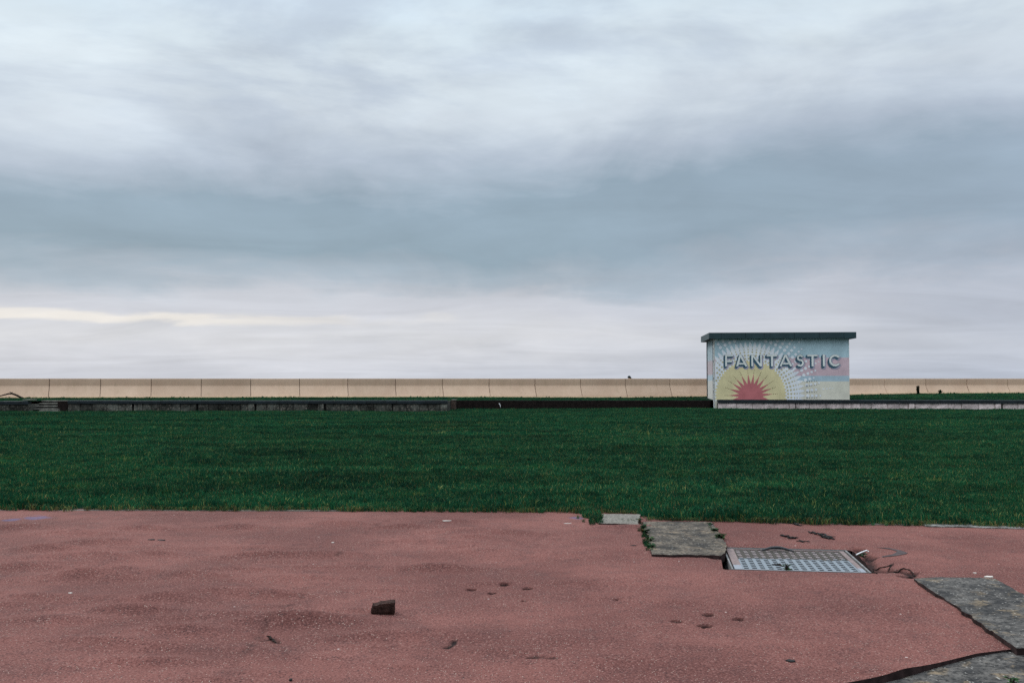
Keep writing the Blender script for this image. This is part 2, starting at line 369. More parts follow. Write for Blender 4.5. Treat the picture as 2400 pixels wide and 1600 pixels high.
# drain cover metals: near half rinsed, blue-grey paints in its sky reflection; far half muddy (a tide mark of dirt)
def m_metal(name, clean, dirty, muddy_edge):
    m_, t, p = newmat(name); tc_ = t.node('ShaderNodeTexCoord')
    s = t.node('ShaderNodeSeparateXYZ'); t.put(s.inputs[0], tc_.outputs['Object'])
    n = t.noise(tc_.outputs['Object'], 5, 5, 0.65); f = t.noise(tc_.outputs['Object'], 28, 4, 0.65)
    k = t.smooth(t.m('ADD', s.outputs[1], t.m('MULTIPLY', t.m('SUBTRACT', n, 0.5), 0.22)), muddy_edge - 0.02, muddy_edge + 0.02)
    cl_ = t.mix(t.m('MULTIPLY', t.smooth(f, 0.5, 0.7), 0.4), clean, tuple(x * 0.6 for x in clean))
    di_ = t.mix(t.smooth(f, 0.4, 0.7), dirty, tuple(x * 0.55 for x in dirty))
    setp(t, p, t.mix(k, cl_, di_), t.mix(k, (0.42, 0.42, 0.42), (0.85, 0.85, 0.85)), 0.5, 0.0, f, 0.2, 0.004)
    return m_
m_rib = m_metal('drain_rib', (0.150, 0.172, 0.19), (0.030, 0.021, 0.012), 0.03)
m_slat = m_metal('drain_slat', (0.130, 0.148, 0.165), (0.22, 0.18, 0.172), 0.10)
m_rim = m_metal('drain_rim', (0.21, 0.22, 0.245), (0.19, 0.135, 0.125), -0.32)
m_frame = m_plain('drain_frame', (0.16, 0.155, 0.15), 0.6, 0.4, 0.3, 12, (0.05, 0.04, 0.035), 0.5)
m_iron = m_plain('dark_iron', (0.018, 0.020, 0.023), 0.5, 0.4, 0.3, 20)
m_lump = m_plain('sooty_brick', (0.038, 0.019, 0.015), 0.9, 0.10, 0.55, 30, (0.115, 0.052, 0.038), 0.6, 0.7, 0.0, 0.02)
m_weed = m_plain('dried_seaweed', (0.012, 0.012, 0.012), 0.8, 0.2, 0.4, 20)
m_twig = m_plain('twig_bark', (0.022, 0.016, 0.013), 0.9, 0.1, 0.4, 20)
m_white = m_plain('white_plastic', (0.78, 0.77, 0.75), 0.5, 0.4, 0.05, 10)
m_tarmark = m_plain('tar_smear', (0.050, 0.036, 0.036), 0.85, 0.25, 0.35, 9, (0.12, 0.065, 0.06), 0.5)
m_stone_pale = m_plain('pale_chip', (0.50, 0.45, 0.40), 0.9, 0.2, 0.2, 9)
m_skin = m_plain('skin', (0.42, 0.27, 0.20), 0.6, 0.3, 0.05, 9)
m_coat = m_plain('dark_coat', (0.02, 0.022, 0.026), 0.9, 0.1, 0.2, 9)
m_cap = m_plain('dark_cap', (0.010, 0.020, 0.024), 0.85, 0.15, 0.2, 9)
m_water, t, p = newmat('sea_water'); setp(t, p, (0.10, 0.13, 0.14), 0.25, 0.5, None, t.noise(pos(t), 0.6, 5), 0.4, 0.2)
m_ground = m_plain('far_ground', (0.10, 0.10, 0.075), 0.95, 0.1, 0.25, 0.05)
m_prom = m_plain('promenade_paving', (0.25, 0.23, 0.21), 0.9, 0.15, 0.15, 1.0)

# ------------------------------------------------------------------ the large structure
def sheet(name, x0, x1, y0, y1, z, mat):
    return tag(mk(name, [(x0, y0, z), (x1, y0, z), (x1, y1, z), (x0, y1, z)], [(0, 1, 2, 3)], mat), kind='structure')
sheet('ground', -4000, 4000, -4000, 90, -0.30, m_ground)
sheet('sea', -20000, 20000, 76, 40000, -0.25, m_water)

# site lines
SW_A = Vector((XA(180, 55.0), 55.0)); SW_B = Vector((XA(2312, 61.8), 61.8))          # sea wall, top front edge line
sw_dir = (SW_B - SW_A).normalized(); sw_n = Vector((sw_dir.y, -sw_dir.x))              # towards the camera
def sw_t(px):
    k = XA(px, 1.0)                                                                      # x = k*y
    return (k * SW_A.y - SW_A.x) / (sw_dir.x - k * sw_dir.y)
def sw_pt(s, d): return SW_A + sw_dir * s + sw_n * d
def sw_y(x): return SW_A.y + (x - SW_A.x) * sw_dir.y / sw_dir.x
HUT_ROT = R(-6.0)
H1 = Vector((math.cos(HUT_ROT), math.sin(HUT_ROT))); H2 = Vector((-math.sin(HUT_ROT), math.cos(HUT_ROT)))
HUT_O = Vector((XA(1675, 52.2), 52.2)); HUT_W, HUT_D = 6.86, 4.5
YL = 49.0                                                                                # stone wall on the left
YM = 52.6                                                                                # brick wall in the middle
XL_END = XA(1049, YL)
XM0, XM1 = XA(1068, YM), HUT_O.x + 0.15
WR0 = Vector((XA(1990, 51.35), 51.35)); WR1 = Vector((XA(2460, 50.9), 50.9))            # low wall on the right
STEP0, STEP1 = XA(67, YL), XA(160, YL)

def front_y(x):
    """Line where the raised lawn begins."""
    if x < XL_END: return YL
    if x < XM1: return YM
    return 51.35 + (x - WR0.x) * (WR1.y - WR0.y) / (WR1.x - WR0.x) if x > WR0.x else 52.3
def lawn_z(x, y):
    x = np.asarray(x, float); y = np.asarray(y, float)
    z = 0.012 + 0.040 * sstep(40, 52, y) * sstep(-2, 9, x) - 0.035 * sstep(42, 48, y)
    return z + 0.022 * fbm(x * 0.35, y * 0.35, 3, 3) + 0.010 * fbm(x * 1.7, y * 1.7, 5, 2)
def upper_z(x, y):
    x = np.asarray(x, float); y = np.asarray(y, float)
    ys = sw_y(x); fy = np.where(x < XL_END, YL, np.where(x < XM1, YM, 51.2)); t_ = np.clip((y - fy) / (ys - fy), 0, 1)
    front = np.where(x < XL_END, 0.49, np.where(x < XM1, 0.45, 0.47))
    back = np.interp(x, [-30, -20, -4, 7, 12, 20, 25, 30], [0.54, 0.53, 0.53, 0.47, 0.53, 0.60, 0.68, 0.70])
    return front + (back - front) * t_ + 0.02 * fbm(x * 0.9, y * 0.9, 21, 3)

# pavement edge against the lawn
EDGE = [G(x, y) for x, y in ((-900, 1189), (-200, 1193.5), (300, 1194.5), (700, 1196), (1000, 1197.5), (1345, 1200), (1402, 1201), (1506, 1203.5),
                             (1511, 1218), (1700, 1221.5), (2000, 1228), (2200, 1230), (2400, 1235), (2700, 1243), (3300, 1260))]
ex_ = np.array([e.x for e in EDGE]); ey_ = np.array([e.y for e in EDGE])
def edge_y(x): return np.interp(x, ex_, ey_)

# lawn (front)
def grid_mesh(name, xs, ys, zf, mat, parent=None, keep=None):
    X, Y = np.meshgrid(xs, ys); Z = zf(X, Y); ny, nx = X.shape
    V = np.stack([X, Y, Z], -1).reshape(-1, 3)
    idx = np.arange(nx * ny).reshape(ny, nx)
    Fq = np.stack([idx[:-1, :-1], idx[:-1, 1:], idx[1:, 1:], idx[1:, :-1]], -1).reshape(-1, 4)
    if keep is not None: Fq = Fq[keep(V[Fq].mean(1))]
    return V, Fq
def fast_obj(name, V, Fq, mat, parent=None, smooth=True):
    used = np.unique(Fq); remap = -np.ones(len(V), int); remap[used] = np.arange(len(used)); V = V[used]; Fq = remap[Fq]
    me = bpy.data.meshes.new(name)
    me.vertices.add(len(V)); me.vertices.foreach_set('co', V.astype(np.float32).ravel())
    k = Fq.shape[1]
    me.loops.add(Fq.size); me.loops.foreach_set('vertex_index', Fq.astype(np.int32).ravel())
    me.polygons.add(len(Fq)); me.polygons.foreach_set('loop_start', (np.arange(len(Fq)) * k).astype(np.int32))
    me.update(calc_edges=True); me.validate()
    if smooth: me.shade_smooth()
    me.materials.append(mat)
    o = bpy.data.objects.new(name, me); COL.objects.link(o)
    if parent is not None: o.parent = parent
    return o
xs = np.concatenate([np.arange(-46, -9, 0.4), np.arange(-9, 9, 0.1), np.arange(9, 46.1, 0.4)])
us = np.concatenate([np.linspace(0, 0.12, 30), np.linspace(0.12, 1, 60)[1:]])
Xg, Ug = np.meshgrid(xs, us)
E0 = edge_y(Xg); E1 = np.vectorize(front_y)(Xg) + 0.6
Yg = E0 + (E1 - E0) * Ug
Zg = lawn_z(Xg, Yg) + 0.012
Zg[0, :] = -0.05
ny, nx = Xg.shape; idx = np.arange(nx * ny).reshape(ny, nx)
V = np.stack([Xg, Yg, Zg], -1).reshape(-1, 3)
Fq = np.stack([idx[:-1, :-1], idx[:-1, 1:], idx[1:, 1:], idx[1:, :-1]], -1).reshape(-1, 4)
lawn = tag(fast_obj('lawn', V, Fq, m_lawn), kind='structure')

# raised lawn behind the low walls
xs = np.arange(-46, 46.1, 0.3); us = np.linspace(0, 1, 22); Xg, Ug = np.meshgrid(xs, us)
E0 = np.vectorize(front_y)(Xg) + 0.06
E0 = np.where((Xg > STEP0) & (Xg < STEP1), YL + 1.35, E0)
E0 = np.where((Xg > HUT_O.x - 0.05) & (Xg < HUT_O.x + HUT_W + 0.4), 52.6, E0)
E1 = sw_y(Xg) + 0.1; Yg = E0 + (E1 - E0) * Ug; Zg = upper_z(Xg, Yg)
ny, nx = Xg.shape; idx = np.arange(nx * ny).reshape(ny, nx)
V = np.stack([Xg, Yg, Zg], -1).reshape(-1, 3)
Fq = np.stack([idx[:-1, :-1], idx[:-1, 1:], idx[1:, 1:], idx[1:, :-1]], -1).reshape(-1, 4)
upper = tag(fast_obj('raised_lawn', V, Fq, m_lawn), kind='structure')
mb = MB()
a = sw_pt(-25, -0.36); b = sw_pt(85, -0.36); c_ = sw_pt(85, -9); d_ = sw_pt(-25, -9)
mb.add([(a.x, a.y, 0), (b.x, b.y, 0), (c_.x, c_.y, 0), (d_.x, d_.y, 0)], [(0, 1, 2, 3)])
tag(mb.build('promenade', m_prom), kind='structure')

# ---- red pavement with bumps, holes, a seam and cut-outs
PIT_C = Vector((2.505, 8.975)); PIT_R = R(-8.0); PA = Vector((math.cos(PIT_R), math.sin(PIT_R))); PB = Vector((-math.sin(PIT_R), math.cos(PIT_R)))
def pit(u, v_): q_ = PIT_C + PA * u + PB * v_; return q_
PIT_W, PIT_D = 1.14, 1.10
cut_pit = [pit(-PIT_W / 2 - 0.075, -PIT_D / 2 - 0.03), pit(PIT_W / 2 + 0.05, -PIT_D / 2 - 0.03), pit(PIT_W / 2 + 0.055, PIT_D / 2 + 0.02), pit(-PIT_W / 2 - 0.035, PIT_D / 2 + 0.02)]
cut_low = [G(*p_).xy for p_ in ((2366, 1522), (2290, 1531), (2200, 1553), (2100, 1577), (1985, 1600), (1850, 1632), (1500, 1725), (1500, 2600), (4000, 2600), (4000, 1540), (2440, 1512))]
X0, X1, Y0, Y1, DX = -8.2, 8.2, 4.2, 12.75, 0.0175
xs = np.arange(X0, X1, DX); ys = np.arange(Y0, Y1, DX)
MOUNDS = [(408, 1203, 150, 1.0), (556, 1238, 120, .9), (344, 1238, 120, .8), (255, 1275, 150, 1.), (357, 1302, 120, .8), (209, 1309, 150, .8), (204, 1354, 170, 1.),
          (459, 1349, 130, .9), (523, 1389, 120, .9), (587, 1303, 110, .7), (25, 1237, 130, .7), (178, 1251, 120, .6), (631, 1396, 140, .9), (287, 1432, 140, .9),
          (413, 1482, 170, 1.0), (708, 1464, 240, 1.5), (230, 1503, 150, .6), (964, 1238, 120, .7), (1112, 1262, 110, .6), (1091, 1283, 120, .5), (1003, 1330, 130, .6),
          (90, 1400, 170, .7), (60, 1330, 150, .6), (760, 1300, 150, .4), (800, 1230, 140, .45), (1480, 1236, 100, .4), (640, 1210, 120, .6), (1350, 1500, 260, .05),
          (1650, 1520, 260, .05), (120, 1290, 140, .7), (380, 1400, 150, .7), (560, 1440, 150, .6), (130, 1450, 160, .7), (330, 1550, 190, .6), (900, 1490, 220, .5)]
_r = random.Random(17)
MOUNDS += [(_r.uniform(-60, 1180), _r.uniform(1212, 1592), _r.uniform(80, 170), _r.uniform(0.04, 0.30)) for _ in range(62)]
MOUNDS += [(_r.uniform(1150, 2300), _r.uniform(1260, 1592), _r.uniform(120, 260), _r.uniform(0.015, 0.05)) for _ in range(22)]
HOLES = [(1103, 1381, 19), (1153, 1389, 17), (1184, 1370, 18), (1235, 1378, 20), (1586, 1457, 22), (1652, 1467, 24), (1661, 1441, 20), (1731, 1451, 22), (1229, 1408, 11), (1444, 1406, 10)]
CRACKS = [[(1243, 1541), (1262, 1541), (1285, 1543), (1308, 1544)], [(1045, 1519), (1060, 1510), (1066, 1502)], [(640, 1494), (655, 1506)], [(620, 1498), (633, 1497)]]
SEAM = [G(*p_) for p_ in ((930, 1208), (870, 1240), (800, 1300), (745, 1350), (700, 1400), (660, 1430), (600, 1500), (560, 1545), (490, 1600), (400, 1690))]
def seg_dist(X, Y, pts):
    D = np.full(X.shape, 1e9)
    for a, b in zip(pts[:-1], pts[1:]):
        ax, ay, bx, by = a[0], a[1], b[0], b[1]; L2 = (bx - ax) ** 2 + (by - ay) ** 2
        t_ = np.clip(((X - ax) * (bx - ax) + (Y - ay) * (by - ay)) / L2, 0, 1)
        D = np.minimum(D, np.hypot(X - ax - t_ * (bx - ax), Y - ay - t_ * (by - ay)))
    return D
def pave_base(X, Y):
    h = 0.010 * fbm(X * 0.55, Y * 0.55, 31, 3) + 0.0045 * fbm(X * 1.9, Y * 2.6, 41, 3)
    for (px, py, wd, k) in MOUNDS:
        c0 = G(px, py); s = wd * c0.y / F / 2.0; hgt = 0.215 * s * math.sqrt(k)
        yy = Y - c0.y; sy = np.where(yy < 0, s * 0.26, s * 0.95)
        W_ = (np.abs(X - c0.x) < 4 * s) & (np.abs(yy) < 4 * s)
        xm, ym = X[W_], Y[W_]
        xx = (xm - c0.x + 0.25 * s * fbm(xm * 3, ym * 3, int(px) + 100, 2)) / s
        y2 = yy[W_] + 0.35 * s * fbm(xm * 2.2, ym * 2.2 + 9, int(px) + 205, 2)
        h[W_] += hgt * np.exp(-0.5 * xx ** 2 - 0.5 * (y2 / np.where(y2 < 0, s * 0.27, s * 0.36)) ** 2)
    rl = (X - PIT_C.x) * PA.x + (Y - PIT_C.y) * PA.y; rm = (X - PIT_C.x) * PB.x + (Y - PIT_C.y) * PB.y
    far = np.hypot(np.maximum(np.abs(rl) - 0.62, 0), np.maximum(np.abs(rm) - 0.55, 0))
    h = h * sstep(0.1, 1.0, edge_y(X) - Y)
    return h * sstep(0.03, 0.45, far) - 0.012 * sstep(0.16, 0.06, far)
def pave_attr(X, Y):
    soil = np.zeros(X.shape); dip = np.zeros(X.shape)
    for (px, py, wd) in HOLES:
        c0 = G(px, py); r_ = 0.92 * wd * c0.y / F / 2
        d = np.hypot(X - c0.x, (Y - c0.y) * 0.85) + 0.3 * r_ * vnoise(X * 40, Y * 40, int(px))
        k = sstep(r_ * 1.35, r_ * 1.0, d); soil = np.maximum(soil, k); dip += 0.045 * k
    for cr in CRACKS:
        d = seg_dist(X, Y, [G(*p_) for p_ in cr]) + 0.012 * vnoise(X * 30, Y * 30, 5)
        k = sstep(0.026, 0.006, d); soil = np.maximum(soil, 0.55 * k); dip += 0.012 * k
    d = seg_dist(X, Y, SEAM) + 0.03 * fbm(X * 9, Y * 9, 77, 3)
    k = sstep(0.055, 0.0, d) * sstep(-0.15, 0.35, fbm(X * 17, Y * 17, 78, 2)) * sstep(-0.6, 0.3, fbm(X * 1.1, Y * 1.1, 79, 2)); soil = np.maximum(soil, 0.20 * k); dip += 0.006 * k
    # grime along the broken edge beside the drain and along the slab
    d = seg_dist(X, Y, [G(*p_) for p_ in ((2010, 1285), (2030, 1300), (2042, 1322), (2060, 1335), (2100, 1336), (2140, 1345), (2133, 1352))]) + 0.07 * fbm(X * 7, Y * 7, 90, 3)
    k = sstep(0.075, 0.012, d); soil = np.maximum(soil, 0.5 * k); dip += 0.028 * k
    return soil, dip
def nearest_on_poly(pts, poly):
    best = np.full(len(pts), 1e9); res = pts.copy()
    for a, b in zip(poly, poly[1:] + poly[:1]):
        a = np.array(a[:2]); b = np.array(b[:2]); ab = b - a
        t_ = np.clip(((pts - a) @ ab) / (ab @ ab), 0, 1); q_ = a + t_[:, None] * ab; d = np.linalg.norm(pts - q_, axis=1)
        k = d < best; best[k] = d[k]; res[k] = q_[k]
    return res
def inside(pts, poly):
    x, y = pts[:, 0], pts[:, 1]; r_ = np.zeros(len(pts), bool); P_ = [tuple(p_[:2]) for p_ in poly]
    for (xa, ya), (xb, yb) in zip(P_, P_[1:] + P_[:1]):
        c0 = ((ya > y) != (yb > y)); den = (yb - ya) if yb != ya else 1e-12
        r_ ^= c0 & (x < (xb - xa) * (y - ya) / den + xa)
    return r_
X, Y = np.meshgrid(xs, ys); ny, nx = X.shape; P2 = np.stack([X, Y], -1).reshape(-1, 2)
idx = np.arange(nx * ny).reshape(ny, nx)
Fq = np.stack([idx[:-1, :-1], idx[:-1, 1:], idx[1:, 1:], idx[1:, :-1]], -1).reshape(-1, 4)
view = np.abs(P2[:, 0]) < 0.56 * P2[:, 1] + 0.35                                       # modest margin round the field of view
Fq = Fq[view[Fq].any(1)]
for poly in (cut_pit, cut_low):
    ins = inside(P2, poly); allin = ins[Fq].all(1); Fq = Fq[~allin]
    mv = np.unique(Fq); mv = mv[ins[mv]]; P2[mv] = nearest_on_poly(P2[mv], poly)
Zp = pave_base(P2[:, 0], P2[:, 1]); soil, dip = pave_attr(P2[:, 0], P2[:, 1])
bl = np.zeros(len(P2))
for (x_, y_, a_, b_) in ((30, 1217, 40, 4), (85, 1212, 55, 5), (1352, 1213, 26, 3)):
    c0 = G(x_, y_); sx_ = a_ * c0.y / F / 1.6; sy_ = b_ * c0.y ** 2 / (EYE * F)
    d_ = np.hypot((P2[:, 0] - c0.x) / sx_, (P2[:, 1] - c0.y) / sy_) + 0.6 * fbm(P2[:, 0] * 9, P2[:, 1] * 9, 55, 3); bl = np.maximum(bl, sstep(1.1, 0.6, d_))
Z = Zp - dip
V = np.column_stack([P2, Z])
used = np.unique(Fq); remap = -np.ones(len(V), int); remap[used] = np.arange(len(used)); V = V[used]; soil = soil[used]; bl = bl[used]; Fq = remap[Fq]
pave = tag(fast_obj('pavement', V, Fq, m_tar), kind='structure')
for nm, arr in (('soil', soil), ('blue', bl)):
    at_ = pave.data.attributes.new(nm, 'FLOAT', 'POINT'); at_.data.foreach_set('value', arr.astype(np.float32))
def pz(x, y):
    A = np.array([x], float), np.array([y], float); s, d = pave_attr(*A); return float((pave_base(*A) - d)[0])
# the broken vertical edge of the tarmac along the cut-outs
E = np.concatenate([Fq[:, [0, 1]], Fq[:, [1, 2]], Fq[:, [2, 3]], Fq[:, [3, 0]]]); Es = np.sort(E, 1)
_, inv, cnt = np.unique(Es[:, 0].astype(np.int64) * len(V) + Es[:, 1], return_inverse=True, return_counts=True)
Eb = E[cnt[inv] == 1]
mid_ = (V[Eb[:, 0], :2] + V[Eb[:, 1], :2]) / 2
near = np.zeros(len(Eb), bool)
for poly in (cut_pit, cut_low): near |= np.linalg.norm(mid_ - nearest_on_poly(mid_, poly), axis=1) < 0.004
Eb = Eb[near]
VV = np.concatenate([V[Eb[:, 0]], V[Eb[:, 1]], V[Eb[:, 1]] - [0, 0, 0.10], V[Eb[:, 0]] - [0, 0, 0.10]]); k = len(Eb)
VV[:, :2] += 0.0
FF = np.stack([np.arange(k), np.arange(k) + k, np.arange(k) + 2 * k, np.arange(k) + 3 * k], -1)
edge_o = fast_obj('broken_edge', VV, FF, m_tar_edge, pave, smooth=False)
tag(fast_obj('pavement_bed', np.array([(-9, 3.5, -0.11), (9, 3.5, -0.11), (9, 13.2, -0.11), (-9, 13.2, -0.11)], float), np.array([[0, 1, 2, 3]]), m_soil, None, False), kind='structure')

def slab(poly_px, z1, z0, mat, bump=0.004, seed=0, label=None, zf=None):
    """A concrete slab laid in the pavement: gridded top with chipped edges and vertical sides."""
    poly = [G(x, y, z1).xy for x, y in poly_px]
    pl = []
    for a, b in zip(poly, poly[1:] + poly[:1]):
        n = max(2, int((b - a).length / 0.035))
        for i in range(n): pl.append(a + (b - a) * (i / n))
    c0 = sum((Vector(p_) for p_ in poly), Vector((0, 0))) / len(poly)
    out_ = []
    for i, q_ in enumerate(pl):
        r_ = random.uniform(-0.010, 0.004) + 0.016 * float(vnoise(np.array([q_.x * 9.0]), np.array([q_.y * 9.0]), 3)[0]) - 0.012; d_ = (q_ - c0).normalized(); out_.append(q_ + d_ * r_)
    bm_ = bmesh.new()
    vs = [bm_.verts.new((q_.x, q_.y, (zf(q_) if zf else z1) - 0.004 * random.random())) for q_ in out_]
    f_ = bm_.faces.new(vs); bm_.normal_update()
    if f_.normal.z < 0: f_.normal_flip()
    r_ = bmesh.ops.extrude_face_region(bm_, geom=[f_])
    for g in r_['geom']:
        if isinstance(g, bmesh.types.BMVert): g.co.z = z0
    bmesh.ops.recalc_face_normals(bm_, faces=bm_.faces)
    me = bpy.data.meshes.new('concrete_slab'); bm_.to_mesh(me); bm_.free(); me.materials.append(mat); me.materials.append(m_tar_edge)
    me.polygons.foreach_set('material_index', [0 if abs(p_.normal.z) > 0.5 else 1 for p_ in me.polygons])
    o = bpy.data.objects.new('concrete_slab', me); COL.objects.link(o); o.parent = pave
    if label: o['label'] = label
    return o
slab([(1404, 1202), (1503, 1204), (1497, 1228), (1402, 1225)], 0.020, -0.05, m_slab_pale, label='pale concrete slab at the lawn edge')
slab([(1504, 1221), (1560, 1220), (1668, 1222), (1690, 1249), (1706, 1278), (1700, 1296), (1690, 1301), (1526, 1298)], 0.024, -0.05, m_slab_mid, label='weathered slab with moss beside the drain cover')
slab([(2137, 1353), (2215, 1350), (2332, 1353), (2370, 1374), (2470, 1432), (2560, 1480), (2560, 1506), (2440, 1517), (2383, 1518), (2310, 1470), (2240, 1421)], 0.034, -0.09, m_slab_dark, label='dark speckled slab standing proud of the tarmac')
slab([(1940, 1614), (2005, 1600), (2100, 1579), (2205, 1555), (2290, 1533), (2372, 1524), (2470, 1512), (2800, 1500), (2900, 1800), (1700, 1800)], -0.035, -0.10, m_slab_dark, zf=lambda q: -0.040 + 0.036 * min(1, max(0, (q.x - 2.0) / 1.05)), label='dark speckled slab sunk below the tarmac')
# edging stones between tarmac and lawn
def edging(px0, px1, n, mat, wd, zt):
    for i in range(n):
        xa = px0 + (px1 - px0) * i / n + 0.8; xb = px0 + (px1 - px0) * (i + 1) / n - 0.8
        pa = G(xa, 1200); pb = G(xb, 1200)
        xa_, xb_ = pa.x, pb.x; ya = float(edge_y(xa_)); yb = float(edge_y(xb_))
        mb = MB(); k = 0.01 * random.random()
        z_ = zt + random.uniform(-0.004, 0.004)
        z_ += max(pz(xa_, ya - wd / 2), pz(xb_, yb - wd / 2))
        mb.prism([(xa_, ya - wd + k), (xb_, yb - wd + k), (xb_, yb + 0.05), (xa_, ya + 0.05)], -0.08, z_)
        mb.build('edging_stone', mat, pave)
edging(-260, 820, 12, m_kerb, 0.075, 0.003)
edging(1720, 2060, 4, m_kerb, 0.05, 0.004)
edging(2075, 2370, 4, m_kerb_w, 0.16, 0.010)

# ------------------------------------------------------------------ sea wall
prof = [(0.44, 0.10), (0.36, 0.50), (0.325, 0.62), (0.265, 0.74), (0.205, 0.86), (0.15, 0.97), (0.105, 1.07), (0.07, 1.15), (0.056, 1.205), (0.056, 1.235), (0.064, 1.31), (0.074, 1.43), (0.080, 1.53),
        (0.080, 1.585), (0.070, 1.603), (-0.30, 1.603), (-0.36, 1.58), (-0.36, -0.1)]
sea_wall = empty('sea_wall', (*sw_pt(28, 0), 0.0), 'long sand-coloured concrete sea wall of curved panels along the horizon', 'sea wall')
mbc = MB(); pc = [(d - 0.05 if d > 0 else -0.30, z - 0.012) for d, z in prof]
for s_ in (sw_t(117) - 12, sw_t(2360) + 14):
    mbc.v += [(sw_pt(s_, d).x, sw_pt(s_, d).y, z) for d, z in pc]
mbc.f = [(k, k + len(pc), k + 1 + len(pc), k + 1) for k in range(len(pc) - 1)]
mbc.build('wall_core', m_brick_md, sea_wall)
t0 = sw_t(117); t1 = sw_t(2360); PL = (t1 - t0) / 21
for i in range(-3, 26):
    s0 = t0 + i * PL + 0.014; s1 = t0 + (i + 1) * PL - 0.014
    wob = random.uniform(-0.012, 0.012); dzp = random.uniform(-0.004, 0.004)
    vs = []; fs = []; N = len(prof); cols = [s0, s0 + 0.02, s0 + 0.5, (s0 + s1) / 2, s1 - 0.5, s1 - 0.02, s1]
    for j, s in enumerate(cols):
        inset = 0.008 if j in (0, len(cols) - 1) else 0
        for (d, z) in prof:
            q_ = sw_pt(s + 0.17 * (d - 0.1), d + wob - inset * (1 if d > 0 else 0)); vs.append((q_.x, q_.y, z + (dzp if z > 1.1 else 0)))
    for j in range(len(cols) - 1):
        for k in range(N - 1): fs.append((j * N + k, (j + 1) * N + k, (j + 1) * N + k + 1, j * N + k + 1))
    fs.append(tuple(range(N))); fs.append(tuple((len(cols) - 1) * N + k for k in range(N - 1, -1, -1)))
    pn = mk('wall_panel', vs, fs, m_sea, sea_wall, smooth=False)
    vs = []
    for s in (s0, s1):
        for (d, z) in ((0.475, 0.3), (0.475, 0.565), (0.44, 0.60), (0.3, 0.60)):
            q_ = sw_pt(s, d + wob); vs.append((q_.x, q_.y, z + float(upper_z(q_.x, q_.y)) - 0.53))
    mk('toe', vs, [(0, 4, 5, 1), (1, 5, 6, 2), (2, 6, 7, 3), (0, 1, 2, 3), (7, 6, 5, 4)], m_toe, pn)

# ------------------------------------------------------------------ low walls
def block_mesh(name, wd, h, dp, mat, seed, n=5, rough=0.014):
    """A rough-faced stone: gridded front, front face at y=0 facing -Y, origin at bottom-left."""
    rr = random.Random(seed); vs = []; fs = []; m2 = 3
    for j in range(m2 + 1):
        for i in range(n + 1):
            edge = i in (0, n) or j in (0, m2)
            vs.append((wd * i / n + (0 if edge else rr.uniform(-.01, .01)), (0.016 if edge else 0) + rr.uniform(-rough, rough) * (0.4 if edge else 1), h * j / m2))
    for j in range(m2):
        for i in range(n):
            a = j * (n + 1) + i; fs.append((a, a + 1, a + n + 2, a + n + 1))
    b = len(vs); vs += [(0, dp, 0), (wd, dp, 0), (wd, dp, h), (0, dp, h)]
    tl = m2 * (n + 1)
    fs += [tuple([tl + i for i in range(n + 1)] + [b + 2, b + 3]), tuple([i * (n + 1) for i in range(m2, -1, -1)] + [b, b + 3][::1]) if False else (0, tl, b + 3, b), (n, b + 1, b + 2, tl + n)]
    me = bpy.data.meshes.new(name); me.from_pydata(vs, [], fs); me.update(); me.materials.append(mat); return me
def line_wall(root, pA, pB, zb, zt, cop_h, stone_mat, cop_len, blk, seed, gaps=()):
    """Coping stones on a course of rough blocks over a dark core; pA -> pB runs left to right."""
    rr = random.Random(seed); d = (pB - pA); L = d.length; d = d.normalized(); nrm = Vector((d.y, -d.x)); rz = math.atan2(d.y, d.x)
    mb = MB(); o = pA - nrm * 0.07
    mb.box((o.x, o.y, zb - 0.2), (d.x * L, d.y * L, 0), (-nrm.x * 0.28, -nrm.y * 0.28, 0), (0, 0, zt - cop_h - zb + 0.19))
    mb.build('wall_core', m_mortar, root)
    s = 0.0; k = 0
    while s < L - 0.05:
        wd = min(rr.uniform(*blk), L - s); pier = (k % 6 == 5)
        if pier: wd = min(0.34, L - s)
        me = block_mesh('stone_block', wd - (0.02 if not pier else 0.05), zt - cop_h - zb + 0.10 - 0.008, 0.14, stone_mat, rr.random())
        q_ = pA + d * (s + 0.01) + nrm * (0.0 + rr.uniform(-0.02, 0.012) + (0.03 if pier else 0))
        inst('stone_block', me, root, (q_.x, q_.y, zb - 0.10), rz + rr.uniform(-0.012, 0.012))
        s += wd + (0.055 if (pier and rr.random() < 0.75) else 0.0); k += 1
    s = 0.0
    while s < L - 0.02:
        wd = min(cop_len * rr.uniform(0.8, 1.2), L - s)
        if L - s - wd < 0.3: wd = L - s
        mb = MB(); dz = rr.uniform(-0.008, 0.008); q_ = pA + d * (s + 0.006) + nrm * (0.055 + rr.uniform(-0.006, 0.006))
        l2 = wd - 0.012
        for (n0, z0, n1, z1) in ((0, zt - cop_h + dz, 0, zt - 0.012 + dz),):
            e = d * l2
            pr = [(0, zt - cop_h), (0.0, zt - 0.02), (0.02, zt), (0.40, zt), (0.40, zt - cop_h)]
            vs = [(q_.x - nrm.x * a_, q_.y - nrm.y * a_, z_ + dz) for a_, z_ in pr] + [(q_.x + e.x - nrm.x * a_, q_.y + e.y - nrm.y * a_, z_ + dz) for a_, z_ in pr]
            n = len(pr); mb.add(vs, [(i, i + n, (i + 1) % n + n, (i + 1) % n) for i in range(n)] + [tuple(range(n)), tuple(range(2 * n - 1, n - 1, -1))])
        mb.build('coping_stone', m_coping, root)
        s += wd
V2 = lambda x, y: Vector((x, y))
lw = empty('retaining_wall', (XA(600, YL), YL, 0), 'low stained stone retaining wall with dark coping, between the steps and the brown brick pier', 'wall')
line_wall(lw, V2(STEP1, YL), V2(XL_END, YL), 0.03, 0.525, 0.155, m_stone, 1.4, (0.38, 0.72), 5)
